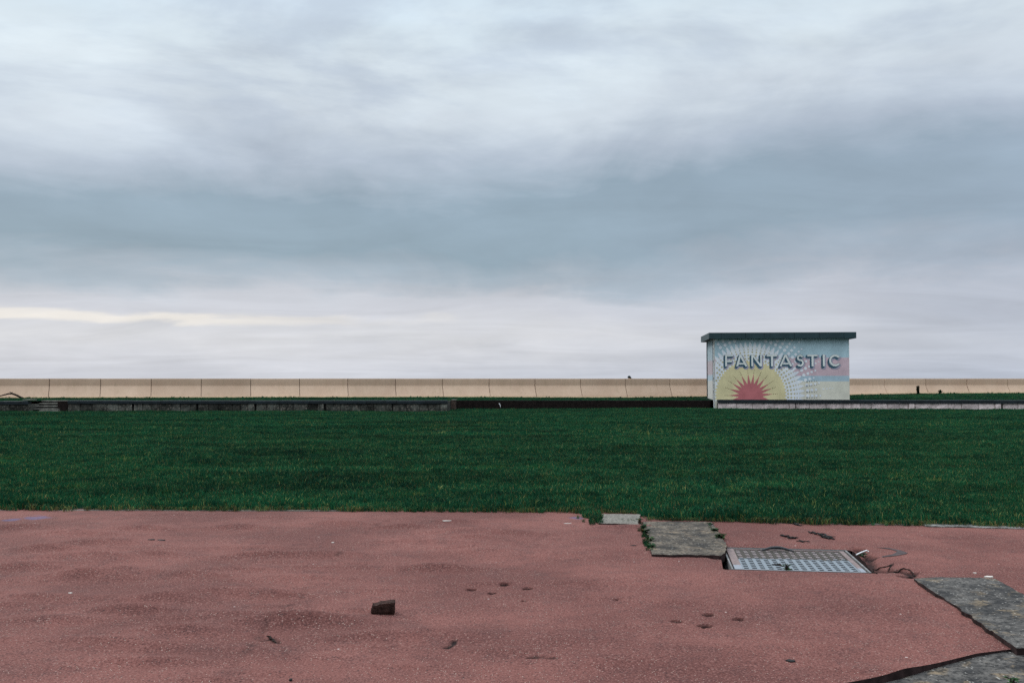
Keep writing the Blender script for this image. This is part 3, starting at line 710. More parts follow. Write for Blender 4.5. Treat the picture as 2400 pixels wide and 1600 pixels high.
lw2 = empty('retaining_wall', (XA(20, YL), YL, 0), 'short stretch of mossy stone retaining wall beyond the steps, below the fallen branch', 'wall')
line_wall(lw2, V2(XA(-160, YL), YL), V2(STEP0, YL), 0.03, 0.50, 0.16, m_stone, 1.4, (0.38, 0.72), 9)
rw = empty('retaining_wall', (WR0.x + 4, 51.2, 0), 'low pale pink stone wall with dark coping, running from the hut out of the picture', 'wall')
line_wall(rw, WR0, WR1, 0.06, 0.50, 0.165, m_pink, 2.3, (0.45, 0.95), 13)
# steps set into the stone wall
st = empty('stone_steps', (XA(110, YL), YL, 0), 'small flight of worn stone steps cut into the stained retaining wall', 'steps')
sx0, sx1 = XA(78, YL), XA(128, YL)
for i in range(4):
    z_ = 0.13 + 0.125 * i; y_ = YL + 0.04 + 0.30 * i
    mb = MB(); mb.box((sx0, y_ + 0.03, z_ - 0.16), (sx1 - sx0 + 0.25, 0, 0), (0, 0.34, 0), (0, 0, 0.125)); ri = mb.build('riser', m_riser, st)
    mb = MB(); wob = random.uniform(-.03, .03); mb.box((sx0 - 0.02 + wob, y_, z_ - 0.034), (sx1 - sx0 + 0.2 + wob * 3, 0.01, 0), (0, 0.36, 0), (0, 0, 0.034)); mb.build('tread', m_step, st)
mb = MB(); mb.box((STEP0, YL - 0.02, -0.05), (sx0 - STEP0, 0, 0), (0, 1.3, 0), (0, 0, 0.40)); mb.build('cheek', m_stone, st)
mb = MB(); mb.box((STEP0 - 0.3, YL + 0.02, 0.545), (sx0 - STEP0 + 0.25, 0, 0), (0, 0.5, 0), (0, 0, 0.03)); mb.build('cheek_cap', m_step, st)
mb = MB(); mb.box((sx1 + 0.12, YL + 0.10, -0.05), (STEP1 - sx1 - 0.12, 0, 0), (0, 1.3, 0), (0, 0, 0.55)); mb.build('side_wall', m_brick_dk, st)
mb = MB(); mb.box((XA(95, YL - .2), YL - 0.30, -0.02), (0.9, 0, 0), (0, 0.34, 0), (0, 0, 0.075)); mb.build('foot_slab', m_step, st)

def brick_wall(root, pA, pB, zb, zt, mat, mort, bl=0.225, bh=0.075, seed=1):
    rr = random.Random(seed); d = pB - pA; L = d.length; d = d.normalized(); nrm = Vector((d.y, -d.x))
    mb = MB(); o = pA - nrm * 0.012
    mb.box((o.x, o.y, zb - 0.2), (d.x * L, d.y * L, 0), (-nrm.x * 0.22, -nrm.y * 0.22, 0), (0, 0, zt - zb + 0.19)); mb.build('wall_core', mort, root)
    mb = MB(); r_ = 0; z = zb - bh
    while z < zt - 0.02:
        s = -bl * 0.5 * (r_ % 2)
        while s < L:
            a = max(0, s); b = min(L, s + bl - 0.011)
            if b - a > 0.03:
                q_ = pA + d * a + nrm * rr.uniform(-0.003, 0.004)
                mb.box((q_.x, q_.y, z), (d.x * (b - a), d.y * (b - a), 0), (-nrm.x * 0.1, -nrm.y * 0.1, 0), (0, 0, bh - 0.011 + (rr.uniform(0, .012) if z + bh > zt - 0.02 else 0)))
            s += bl
        z += bh; r_ += 1
    o = mb.build('brickwork', mat, root); o['kind'] = 'stuff'
bw = empty('brick_wall', ((XM0 + XM1) / 2, YM, 0), 'low dark brick wall between the brown pier and the painted hut', 'wall')
brick_wall(bw, V2(XM0, YM), V2(XM1 - 0.30, YM), 0.0, 0.455, m_brick_dk, m_mortar)
bp = empty('brick_pier', (XA(1059, 51.2), 51.2, 0), 'squat brown brick pier where the stone wall meets the dark brick wall', 'pier')
brick_wall(bp, V2(XL_END + 0.03, 51.3), V2(XA(1069, 51.3), 51.3), 0.03, 0.50, m_brick_md, m_mortar_l, seed=4)
mb = MB(); mb.box((XL_END + 0.05, 51.27, 0.502), (XA(1069, 51.3) - XL_END - 0.04, 0, 0), (0, 0.35, 0), (0, 0, 0.03)); mb.build('pier_cap', m_step, bp)
mb = MB(); mb.box((XL_END - 0.16, YL + 0.36, -0.1), (0.16, 0, 0), (0, 2.3, 0), (0, 0, 0.58)); mb.build('return_wall', m_stone, lw)

# ------------------------------------------------------------------ the painted hut
def HP(u, dd, z): q_ = HUT_O + H1 * u + H2 * dd; return (q_.x, q_.y, z)
ZB, ZT = -0.05, 3.70
hut = empty('painted_hut', HP(HUT_W / 2, 0, 0.0), 'small flat-roofed seaside hut painted with a sunburst mural reading FANTASTIC', 'hut')
def hbox(u0, u1, d0, d1, z0, z1, name, mat, parent=None):
    mb = MB(); a = Vector(HP(u0, d0, z0)); mb.box(a, Vector(HP(u1, d0, z0)) - a, Vector(HP(u0, d1, z0)) - a, (0, 0, z1 - z0)); return mb.build(name, mat, parent or hut)
facade = hbox(0.0, HUT_W, 0.0, 0.22, ZB, ZT, 'facade', PM['cream'])
side = hbox(0.02, 0.24, 0.225, HUT_D, ZB, ZT, 'side_wall', m_side)
hbox(HUT_W - 0.22, HUT_W - 0.01, 0.225, HUT_D, ZB, ZT, 'side_wall', m_side)
hbox(0.245, HUT_W - 0.225, HUT_D - 0.22, HUT_D - 0.005, ZB, ZT, 'back_wall', m_side)
hbox(-0.012, 0.018, HUT_D - 0.20, HUT_D + 0.03, ZB, ZT - 0.01, 'corner_strip', m_black)
hbox(-0.028, 0.016, 0.27, 0.75, ZB, ZT - 0.01, 'gap_strip', m_black)  # black strip for the dark gap between side wall and corner post
hbox(-0.05, 0.014, 0.02, 0.26, ZB, ZT - 0.006, 'corner_post', m_post)
for z_ in (0.9, 1.55, 2.45, 3.1): hbox(-0.066, -0.051, 0.10, 0.20, z_, z_ + 0.06 + 0.05 * random.random(), 'bracket', m_brick_md)
OV = 0.30
roof = hbox(-OV + 0.03, HUT_W + OV - 0.03, -OV + 0.03, HUT_D + OV - 0.03, ZT + 0.004, 3.985, 'roof', m_rooftop)
for (u0, u1, d0, d1) in ((-OV, HUT_W / 2 - 0.9, -OV, -OV + 0.028), (HUT_W / 2 - 0.894, HUT_W + OV, -OV, -OV + 0.028), (-OV, -OV + 0.028, -OV + 0.03, HUT_D + OV), (HUT_W + OV - 0.028, HUT_W + OV, -OV + 0.03, HUT_D + OV), (-OV + 0.03, HUT_W + OV - 0.03, HUT_D + OV - 0.028, HUT_D + OV)):
    mb = MB(); a = Vector(HP(u0, d0, 3.675)); mb.box(a, Vector(HP(u1, d0, 3.675)) - a, Vector(HP(u0, d1, 3.675)) - a, (0, 0, 0.318)); mb.build('fascia', m_fascia, roof)
for k in range(6):
    u_ = -OV + (k + 0.5) * (HUT_W + 2 * OV) / 6; mb = MB(); a = Vector(HP(u_, -OV - 0.003, 3.68)); mb.box(a, Vector(HP(u_ + 0.012, -OV - 0.003, 3.68)) - a, Vector(HP(u_, -OV - 0.001, 3.68)) - a, (0, 0, 0.305)); mb.build('fascia_joint', m_black, roof)
# plinth in front of the hut: coping and pale blocks
pw = empty('plinth_wall', HP(HUT_W / 2, -0.32, 0.0), 'low pale pink stone plinth with black coping in front of the mural', 'wall')
line_wall(pw, Vector(HP(0.12, -0.36, 0)[:2]), Vector(HP(HUT_W - 0.03, -0.36, 0)[:2]), 0.06, 0.515, 0.175, m_pink, 3.4, (0.5, 1.0), 23)

# mural: flat paint, in thin layers over the facade (mural picture units: px of the enlarged photo, 5.6 per photo px)
SXm = HUT_W / 1758.0
def MP(x, y, lay): # paint sheets lie lay millimetres proud of the wall
    z = 1.6 + (767 - y) / 253.0
    return HP(0.0 + (x - 315) * SXm, -0.001 * lay, z)
class Paint:
    def __init__(s, lay): s.lay = lay; s.v = []; s.f = []
    def poly(s, pts, dl=0.0):
        a = sum(pts[i][0] * pts[(i + 1) % len(pts)][1] - pts[(i + 1) % len(pts)][0] * pts[i][1] for i in range(len(pts)))
        if a > 0: pts = pts[::-1]
        b = len(s.v); s.v += [MP(x, y, s.lay + dl) for x, y in pts]; s.f.append(tuple(range(b, b + len(pts))))
    def dot(s, x, y, r, n=12): s.poly([(x + r * math.cos(2 * math.pi * k / n), y + r * math.sin(2 * math.pi * k / n)) for k in range(n)])
    def build(s, name, mat, parent): return mk(name, s.v, s.f, mat, parent)
L_, R_, T_, B_ = 318, 2070, 236, 1180
for (y0, y1, k) in ((T_, 492, 'blue'), (492, 730, 'pink'), (730, 802, 'pale'), (802, B_, 'cream')):
    P_ = Paint(2); P_.poly([(L_, y0), (R_, y0), (R_, y1), (L_, y1)]); P_.build('colour_band', PM[k], facade)
CX, CY = 787, 990
def arc_shape(rad, scal, n, a0, a1, steps=900, phase=0.0):
    pts = []
    for i in range(steps + 1):
        a = R(a0 + (a1 - a0) * i / steps); k = 0.5 + 0.5 * math.cos(n * a + phase); r_ = rad + scal * (k ** 0.8)
        x, y = CX + r_ * math.cos(a), CY - r_ * math.sin(a)
        pts.append((max(L_ + 4, min(R_ - 4, x)), max(T_ + 4, min(1060, y))))
    o = [pts[0]]
    for q_ in pts[1:]:
        if abs(q_[0] - o[-1][0]) + abs(q_[1] - o[-1][1]) > 0.4: o.append(q_)
    return o
NS = 68
P_ = Paint(4); P_.poly(arc_shape(632, 76, NS, -6.2, 186.2)); halo = P_.build('white_halo', PM['white'], facade)
P_ = Paint(6); P_.poly(arc_shape(448, 26, NS, -8.0, 188.0)); disc = P_.build('yellow_disc', PM['yellow'], facade)
dw = Paint(8); dk = Paint(8.3); ok = lambda x, y, r: L_ + r + 3 < x < R_ - r - 4 and T_ + r + 3 < y < 1040 - r * 0.3
for k in range(-2, 38):
    a = 2 * math.pi * k / NS; ca, sa_ = math.cos(a), math.sin(a); deg = math.degrees(a)
    ext = 930 if deg < 62 else 880
    for (r_, s_) in ((746, 21.5), (802, 19), (856, 16), (906, 13)):
        if r_ > ext: continue
        rr_ = r_; sz = s_ * (1.0 if not (k % 4 == 3 and r_ > 840) else 0.7)
        if r_ > 880 and k % 2: continue
        x, y = CX + rr_ * ca, CY - rr_ * sa_
        if ok(x, y, sz): dw.dot(x, y, sz)
    if deg < 50 and k % 4 == 1:
        for (r_, s_) in ((952, 11), (996, 9.5), (1036, 8), (1072, 6.5)):
            x, y = CX + r_ * ca, CY - r_ * sa_
            if ok(x, y, s_): dw.dot(x, y, s_)
    for (r_, s_) in ((490, 14.5), (531, 14), (574, 11.5), (608, 9), (638, 6)):
        a2 = a + math.pi / NS; x, y = CX + r_ * math.cos(a2), CY - r_ * math.sin(a2)
        if ok(x, y, s_): dk.dot(x, y, s_)
o = dw.build('halftone_dots', PM['white'], facade); o['kind'] = 'stuff'
o = dk.build('halftone_dots', PM['khaki'], facade); o['kind'] = 'stuff'
TIPS = [-12.6, 4, 18.9, 33, 50, 65.7, 81.5, 96.5, 114, 131, 146, 162.6, 180, 192.6]
pts = []
for i, a in enumerate(TIPS):
    r_ = 290 if 0 < i < len(TIPS) - 1 else 240
    pts.append((CX + r_ * math.cos(R(a)), min(1050, CY - r_ * math.sin(R(a)))))
    if i < len(TIPS) - 1:
        am = (a + TIPS[i + 1]) / 2
        pts.append((CX + 153 * math.cos(R(am)), CY - 153 * math.sin(R(am))))
P_ = Paint(10); P_.poly(pts); P_.build('red_sunburst', PM['red'], facade)
P_ = Paint(10.4)
for a in TIPS[1:-1]:
    for (r_, s_) in ((300, 6.0), (324, 5.0), (346, 4.0)): P_.dot(CX + r_ * math.cos(R(a)), CY - r_ * math.sin(R(a)), s_, 8)
o = P_.build('ray_dots', PM['brown'], facade); o['kind'] = 'stuff'
P_ = Paint(10.8)
for y in (806, 862, 884 + 58, 1018):
    for k, (x, s_) in enumerate(((1522, 10), (1555, 7), (1585, 6.5), (1618, 6), (1645, 4.5))): P_.dot(x, y - k * (3 if y < 900 else 0), s_, 8)
o = P_.build('halftone_dots', PM['dark'], facade); o['kind'] = 'stuff'

def hull(pts):
    pts = sorted(set((round(x, 3), round(y, 3)) for x, y in pts)); cr = lambda o, a, b: (a[0] - o[0]) * (b[1] - o[1]) - (a[1] - o[1]) * (b[0] - o[0])
    lo = []
    for p_ in pts:
        while len(lo) >= 2 and cr(lo[-2], lo[-1], p_) <= 0: lo.pop()
        lo.append(p_)
    up = []
    for p_ in reversed(pts):
        while len(up) >= 2 and cr(up[-2], up[-1], p_) <= 0: up.pop()
        up.append(p_)
    return lo[:-1] + up[:-1]
def bar(x0, y0, x1, y1, wd):
    L = math.hypot(x1 - x0, y1 - y0); nx_, ny_ = -(y1 - y0) / L * wd / 2, (x1 - x0) / L * wd / 2
    return [(x0 + nx_, y0 + ny_), (x1 + nx_, y1 + ny_), (x1 - nx_, y1 - ny_), (x0 - nx_, y0 - ny_)]
def rect(x0, y0, x1, y1): return [(x0, y0), (x1, y0), (x1, y1), (x0, y1)]
def arcs(cx, cy, r_, a0, a1, wd, n=14):
    o = []
    for i in range(n):
        a = R(a0 + (a1 - a0) * i / n); b = R(a0 + (a1 - a0) * (i + 1.06 if i < n - 1 else i + 1) / n)
        o.append([(cx + (r_ + s * wd / 2) * math.cos(t_), cy - (r_ + s * wd / 2) * math.sin(t_)) for s, t_ in ((1, a), (1, b), (-1, b), (-1, a))])
    return o
def diag(xa, xb, y0, y1, wd): return [(xa - wd / 2, y0), (xa + wd / 2, y0), (xb + wd / 2, y1), (xb - wd / 2, y1)]
yt, yb = 452, 605
LET = [('F', [rect(455, yt, 479, yb), rect(479, yt, 560, yt + 21), rect(479, 529, 548, 549)]),
       ('A', [diag(655, 612, yt, yb, 26), diag(655, 734, yt, yb, 28), rect(632, 560, 705, 580)]),
       ('N', [rect(800, yt, 822, yb), diag(812, 926, yt, yb, 28), rect(916, yt, 938, yb)]),
       ('T', [rect(1000, yt, 1140, yt + 22), rect(1058, yt + 22, 1085, yb)]),
       ('A', [diag(1247, 1180, yt, yb, 26), diag(1247, 1320, yt, yb, 28), rect(1210, 560, 1285, 580)]),
       ('S', arcs(1437, 493, 30, 20, 268, 23) + arcs(1437, 560, 37, 92, -145, 23)),
       ('T', [rect(1530, yt, 1665, yt + 22), rect(1585, yt + 22, 1611, yb)]),
       ('I', [rect(1731, yt, 1757, yb)]),
       ('C', arcs(1890, 529, 65, 38, 322, 25, 20))]
for ch, parts in LET:
    fill = Paint(22); outl = Paint(18); shade = Paint(15); shad = Paint(12)
    for i, pl in enumerate(parts):
        d = 0.10 * i
        cx_ = sum(p_[0] for p_ in pl) / len(pl); cy_ = sum(p_[1] for p_ in pl) / len(pl)
        fill.poly(pl, d)
        big_ = []
        for (x, y) in pl:
            for (ox, oy) in ((-2.4, -2.4), (2.4, -2.4), (2.4, 2.4), (-2.4, 2.4)): big_.append((x + ox, y + oy))
        h_ = hull(big_); outl.poly(h_, d)
        sw_ = hull(h_ + [(x - 20, y + 23) for x, y in h_]); shade.poly(sw_, d)
        shad.poly(hull([(x + 15, y + 14) for x, y in sw_] + [(x, y) for x, y in sw_]), d)
    lo = fill.build('letter', PM['letter'], hut); lo['label'] = 'white letter %s of the mural lettering' % ch
    outl.build('outline', PM['teal'], lo); shade.build('block_shade', PM['teal'], lo); shad.build('cast_shade', PM['shadow'], lo)

# ------------------------------------------------------------------ drain cover
def PP(u, v_, z): q_ = pit(u, v_); return (q_.x, q_.y, z)
drain = empty('drain_cover', (*PIT_C, -0.05), 'slotted metal drain cover, half muddy, sunk in the red tarmac', 'drain cover')
drain.rotation_euler = (0, 0, 0)
ZD = -0.018
mats = {}
def pbox(u0, u1, v0, v1, z0, z1, name, mat, side=None, parent=drain):
    # local frame meshes so the dirt tide mark can use object coordinates
    me = bpy.data.meshes.new(name); mb = MB(); mb.box((u0, v0, z0 + 0.05), (u1 - u0, 0, 0), (0, v1 - v0, 0), (0, 0, z1 - z0))
    me.from_pydata(mb.v, [], mb.f); me.update(); me.materials.append(mat)
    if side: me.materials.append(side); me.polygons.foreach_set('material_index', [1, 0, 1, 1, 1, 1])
    o = bpy.data.objects.new(name, me); COL.objects.link(o); o.parent = parent
    return o
drain.rotation_euler = (0, 0, PIT_R)
W2, D2 = PIT_W / 2, PIT_D / 2
for (u0, u1, v0, v1) in ((-W2, -W2 + 0.014, -D2, D2), (W2 - 0.014, W2, -D2, D2), (-W2 + 0.014, W2 - 0.014, D2 - 0.014, D2), (-W2 + 0.014, W2 - 0.014, -D2, -D2 + 0.010)):
    pbox(u0, u1, v0, v1, -0.16, ZD + 0.006, 'frame', m_frame)
a_, b_ = W2 - 0.030, D2 - 0.024
lb, rb, tb, bb = 0.066, 0.042, 0.022, 0.034
for (u0, u1, v0, v1) in ((-a_, -a_ + lb, -b_, b_), (a_ - rb, a_, -b_, b_), (-a_ + lb + .001, a_ - rb - .001, b_ - tb, b_), (-a_ + lb + .001, a_ - rb - .001, -b_, -b_ + bb)):
    pbox(u0, u1, v0, v1, ZD - 0.045, ZD, 'rim', m_rim)
iu0, iu1, iv0, iv1 = -a_ + lb + .001, a_ - rb - .001, -b_ + bb + .001, b_ - tb - .001
NC = 14; pitch_ = (iu1 - iu0) / NC; rw_ = 0.030
for k in range(NC + 1):
    c0 = iu0 + k * pitch_; u0 = max(iu0, c0 - rw_ / 2); u1 = min(iu1, c0 + rw_ / 2)
    pbox(u0, u1, iv0, iv1, ZD - 0.040, ZD - 0.003, 'rib', m_rib)
NR = 12; pr_ = (iv1 - iv0) / NR
for k in range(NR):
    pbox(iu0 + 0.001, iu1 - 0.001, iv0 + k * pr_ + 0.003, iv0 + k * pr_ + 0.003 + pr_ * 0.56, ZD - 0.034, ZD - 0.0065, 'slat', m_slat, m_black)  # near-black sides paint in the shade inside the slots
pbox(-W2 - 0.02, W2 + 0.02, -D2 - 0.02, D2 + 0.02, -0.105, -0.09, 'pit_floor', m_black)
mb = MB(); hp = []
for i in range(13):
    a = math.pi * i / 12; hp.append((-0.16 + 0.30 * i / 12 - 0.07, iv1 - 0.10 - 0.0 + 0.05 * math.sin(a), ZD + 0.05 + 0.006 + 0.026 * math.sin(a)))
mb.tube(hp, [0.007 + 0.007 * math.sin(math.pi * i / 12) for i in range(13)], 8)
me = bpy.data.meshes.new('handle'); me.from_pydata(mb.v, [], mb.f); me.shade_smooth(); me.materials.append(m_iron)
o = bpy.data.objects.new('handle', me); COL.objects.link(o); o.parent = drain

# ------------------------------------------------------------------ brick lump on the tarmac
c0 = G(898, 1440); zb = pz(c0.x, c0.y)
bm_ = bmesh.new(); bmesh.ops.create_cube(bm_, size=1.0)
bmesh.ops.subdivide_edges(bm_, edges=bm_.edges, cuts=7, use_grid_fill=True)
rr = random.Random(3)
from mathutils import noise as mnoise
for v_ in bm_.verts:
    x, y, z = v_.co
    k = 1.0
    x *= 1.0; sx_ = 0.158; sy_ = 0.105; sz_ = 0.078
    z2 = (z + 0.5)
    if x < -0.25: z2 *= 1.0 - 0.05 * (-0.25 - x) / 0.25; y *= 1 - 0.2 * (-0.25 - x) / 0.25
    if -0.40 < x < -0.22 and z2 > 0.7: z2 -= 0.10
    if x < -0.42 and z2 > 0.6: x += 0.05
    z2 *= 0.94 + 0.16 * (x + 0.5)
    if x > 0.3: y *= 1 - 0.35 * (x - 0.3)
    if z2 < 0.15: x *= 0.93; y *= 0.88
    n = mnoise.noise_vector(Vector((x * 4, y * 4, z2 * 4))) * 0.030 + mnoise.noise_vector(Vector((x * 11, y * 11, z2 * 11))) * 0.03
    v_.co = Vector(((x + n.x) * sx_, (y + n.y) * sy_, max(-0.01, (z2 + n.z) * sz_)))
me = bpy.data.meshes.new('broken_brick'); bm_.to_mesh(me); bm_.free(); me.materials.append(m_lump)
o = bpy.data.objects.new('broken_brick', me); COL.objects.link(o); o.location = (c0.x, c0.y, zb - 0.002); o.rotation_euler = (0, 0, R(6))
tag(o, 'chipped sooty half brick lying alone on the red tarmac', 'brick')

# ------------------------------------------------------------------ grass: clump prototypes instanced by geometry nodes
protos = {}
def clump(name, n, rad, h, wd, mats, probs, seed, lean=0.5):
    rr = random.Random(seed); vs = []; fs = []; mi = []
    for i in range(n):
        a = rr.uniform(0, 2 * math.pi); r_ = rad * math.sqrt(rr.random()); x, y = r_ * math.cos(a), r_ * math.sin(a)
        la = rr.uniform(0, 2 * math.pi); ln = rr.uniform(0.1, 1.0) * lean; hh = h * rr.uniform(0.55, 1.15); ww = wd * rr.uniform(0.7, 1.3)
        fa = rr.uniform(0, math.pi); fx, fy = math.cos(fa) * ww / 2, math.sin(fa) * ww / 2
        lx, ly = math.cos(la) * ln * hh, math.sin(la) * ln * hh; b = len(vs)
        vs += [(x - fx, y - fy, -0.01), (x + fx, y + fy, -0.01), (x + lx * .35 + fx * .8, y + ly * .35 + fy * .8, hh * .6), (x + lx * .35 - fx * .8, y + ly * .35 - fy * .8, hh * .6), (x + lx, y + ly, hh * (1 - 0.25 * ln))]
        fs += [(b, b + 1, b + 2, b + 3), (b + 3, b + 2, b + 4)]
        k = rr.choices(range(len(mats)), probs)[0]; mi += [k, k]
    me = bpy.data.meshes.new(name); me.from_pydata(vs, [], fs); me.update()
    for m_ in mats: me.materials.append(m_)
    me.polygons.foreach_set('material_index', mi); me.update()
    return bpy.data.objects.new(name, me)
def proto_coll(name, objs):
    c = bpy.data.collections.new(name)
    for o in objs: c.objects.link(o)
    return c
MG = [m_blade, m_blade_y, m_blade_b]
c_near = proto_coll('near_clumps', [clump('grass_clump', 30, 0.075, 0.070, 0.0055, MG, (0.93, 0.055, 0.015), s) for s in range(5)])
c_far = proto_coll('far_clumps', [clump('grass_clump', 30, 0.16, 0.045, 0.011, MG, (0.95, 0.04, 0.01), 20 + s) for s in range(4)])
c_dry = proto_coll('dry_clumps', [clump('grass_clump', 26, 0.07, 0.065, 0.0055, MG, (0.50, 0.18, 0.32), 40 + s, 0.9) for s in range(4)])
c_tuft = proto_coll('tall_tufts', [clump('grass_clump', 26, 0.05, 0.13, 0.008, MG, (0.88, 0.08, 0.04), 60 + s, 0.6) for s in range(3)])
def scatter(name, pts, scales, coll, label=None):
    pts = np.asarray(pts, float); me = bpy.data.meshes.new(name); me.vertices.add(len(pts)); me.vertices.foreach_set('co', pts.astype(np.float32).ravel())
    at_ = me.attributes.new('sc', 'FLOAT', 'POINT'); at_.data.foreach_set('value', np.asarray(scales, np.float32))
    at_ = me.attributes.new('rot', 'FLOAT_VECTOR', 'POINT'); rv = np.zeros((len(pts), 3), np.float32); rv[:, 2] = RNG.random(len(pts)) * 6.283; rv[:, :2] = RNG.normal(0, 0.10, (len(pts), 2))
    at_.data.foreach_set('vector', rv.ravel())
    o = bpy.data.objects.new(name, me); COL.objects.link(o); o['kind'] = 'stuff'
    if label: o['label'] = label; o['category'] = 'grass'
    ng = bpy.data.node_groups.new(name, 'GeometryNodeTree')
    ng.interface.new_socket('Geometry', in_out='INPUT', socket_type='NodeSocketGeometry'); ng.interface.new_socket('Geometry', in_out='OUTPUT', socket_type='NodeSocketGeometry')
    N = ng.nodes; L = ng.links
    gi = N.new('NodeGroupInput'); go = N.new('NodeGroupOutput'); ip = N.new('GeometryNodeInstanceOnPoints'); ci = N.new('GeometryNodeCollectionInfo')
    ci.inputs[0].default_value = coll; ci.inputs[1].default_value = True; ci.inputs[2].default_value = True
    a1 = N.new('GeometryNodeInputNamedAttribute'); a1.data_type = 'FLOAT'; a1.inputs[0].default_value = 'sc'
    a2 = N.new('GeometryNodeInputNamedAttribute'); a2.data_type = 'FLOAT_VECTOR'; a2.inputs[0].default_value = 'rot'
    L.new(gi.outputs[0], ip.inputs['Points']); L.new(ci.outputs[0], ip.inputs['Instance']); ip.inputs['Pick Instance'].default_value = True
    L.new(a1.outputs[0], ip.inputs['Scale']); L.new(a2.outputs[0], ip.inputs['Rotation']); L.new(ip.outputs[0], go.inputs[0])
    md = o.modifiers.new('scatter', 'NODES'); md.node_group = ng
    return o
def rand_band(y0, y1, dens, margin=1.0):
    """Uniform points between two distances inside a wedge a bit wider than the field of view."""
    x1 = 0.53 * y1 + margin; n = int(dens * 2 * x1 * (y1 - y0)); x = RNG.uniform(-x1, x1, n); y = RNG.uniform(y0, y1, n)
    k = np.abs(x) < 0.53 * y + margin; return x[k], y[k]
vfront = np.vectorize(front_y)
def lawn_pts(y0, y1, dens, off=0.05, smin=0.7, smax=1.25):
    x, y = rand_band(y0, y1, dens); k = (y > edge_y(x) + off) & (y < vfront(x) - 0.03); x, y = x[k], y[k]
    tuss = fbm(x * 0.8, y * 0.8, 61, 3)
    s = RNG.uniform(smin, smax, len(x)) * (1 + 0.55 * tuss)
    return np.column_stack([x, y, lawn_z(x, y) + 0.010]), s
pn, sn_ = lawn_pts(10.3, 17.5, 360, smin=0.55, smax=1.35); pm, sm = lawn_pts(17.5, 27, 200, smin=0.65, smax=1.4)
scatter('grass', np.vstack([pn, pm]), np.concatenate([sn_, sm]), c_near, 'short dark green lawn grass nearest the red tarmac')
pf, sf = lawn_pts(27, 53, 65, smin=0.75, smax=1.2)
scatter('grass', pf, sf, c_far, 'distant half of the dark green lawn up to the low walls')
c_pale = proto_coll('pale_stalks', [clump('grass_clump', 9, 0.07, 0.10, 0.0085, [m_blade_y, m_blade], (0.7, 0.3), 80 + s, 0.9) for s in range(4)])
xa, ya = rand_band(10.6, 36, 6.5); k = (ya > edge_y(xa) + 0.05) & (RNG.random(len(xa)) < 0.04 + 0.95 * sstep(0.0, 0.42, fbm(xa * 0.45, ya * 0.45, 91, 3))); xa, ya = xa[k], ya[k]
scatter('grass', np.column_stack([xa, ya, lawn_z(xa, ya) + 0.012]), RNG.uniform(0.6, 1.15, len(xa)), c_pale, 'pale yellowish stalks scattered through the dark lawn')
x = RNG.uniform(-7.5, 7.0, 1500); off = RNG.normal(-0.035, 0.04, 1500); y = edge_y(x) + 0.035 + off
k = RNG.random(1500) < 0.35 + 0.6 * sstep(-0.2, 0.4, fbm(x * 1.2, y * 0 + 3, 71, 3)); x, y = x[k], y[k]
scatter('grass', np.column_stack([x, y, np.full(len(x), 0.012)]), RNG.uniform(0.35, 1.0, len(x)) * (1 + 0.6 * np.clip(fbm(x * 2.1, y * 0 + 7, 72, 2), -0.4, 1)), c_dry, 'dry yellow and brown grass fringe along the tarmac edge')
xu = RNG.uniform(-34, 36, 16000); t_ = RNG.random(16000); fy = vfront(xu) + 0.45; sy_ = sw_y(xu) - 0.36; yu = fy + (sy_ - fy) * t_
hutmask = (xu > HUT_O.x - 0.1) & (xu < HUT_O.x + HUT_W + 0.4) & (yu < 57.3); stm = (xu > STEP0 - 0.05) & (xu < STEP1) & (yu < YL + 1.4); k = ~(hutmask | stm); xu, yu = xu[k], yu[k]
scatter('grass', np.column_stack([xu, yu, upper_z(xu, yu)]), RNG.uniform(0.6, 1.1, len(xu)), c_far, 'green grass strip on the raised ground below the sea wall')
# longer tufts against walls
tp = []; ts = []
for i in range(520):
    x = random.uniform(-32, 34); q_ = sw_y(x) - 0.50 - random.random() * 0.12
    if fbm(np.array([x * 1.1]), np.array([0.5]), 81, 3)[0] < -0.05: continue
    if HUT_O.x < x < HUT_O.x + HUT_W + 0.5: continue
    tp.append((x, q_, float(upper_z(x, q_)))); ts.append(random.uniform(0.35, 1.0))
for i in range(700):
    x = random.uniform(-30, 30)
    if STEP0 - 0.1 < x < STEP1: continue
    y = front_y(x) - 0.10 - 0.12 * random.random()
    if HUT_O.x < x < HUT_O.x + HUT_W: q_ = HUT_O + H1 * (x - HUT_O.x) + H2 * (-0.45 - 0.1 * random.random()); x, y = q_.x, q_.y
    if fbm(np.array([x * 0.8]), np.array([8.5]), 83, 3)[0] < -0.1: continue
    tp.append((x, y, float(lawn_z(x, y)))); ts.append(random.uniform(0.25, 0.85))
for i in range(520):
    x = random.uniform(-26, 30)
    if STEP0 - 0.2 < x < STEP1 or HUT_O.x - 0.2 < x < HUT_O.x + HUT_W + 0.3: continue
    if fbm(np.array([x * 0.9]), np.array([2.5]), 87, 3)[0] < 0.0: continue
    y = front_y(x) + (0.42 if (x < XL_END or x > WR0.x) else 0.16) + 0.1 * random.random()
    tp.append((x, y, float(upper_z(x, y)) - 0.01)); ts.append(random.uniform(0.3, 0.8))
for i in range(420):
    x = random.uniform(-7.3, 6.6)
    if fbm(np.array([x * 1.6]), np.array([5.5]), 93, 3)[0] < 0.12: continue
    y = float(edge_y(x)) + random.gauss(-0.03, 0.035)
    tp.append((x, y, 0.0)); ts.append(random.uniform(0.25, 0.62))
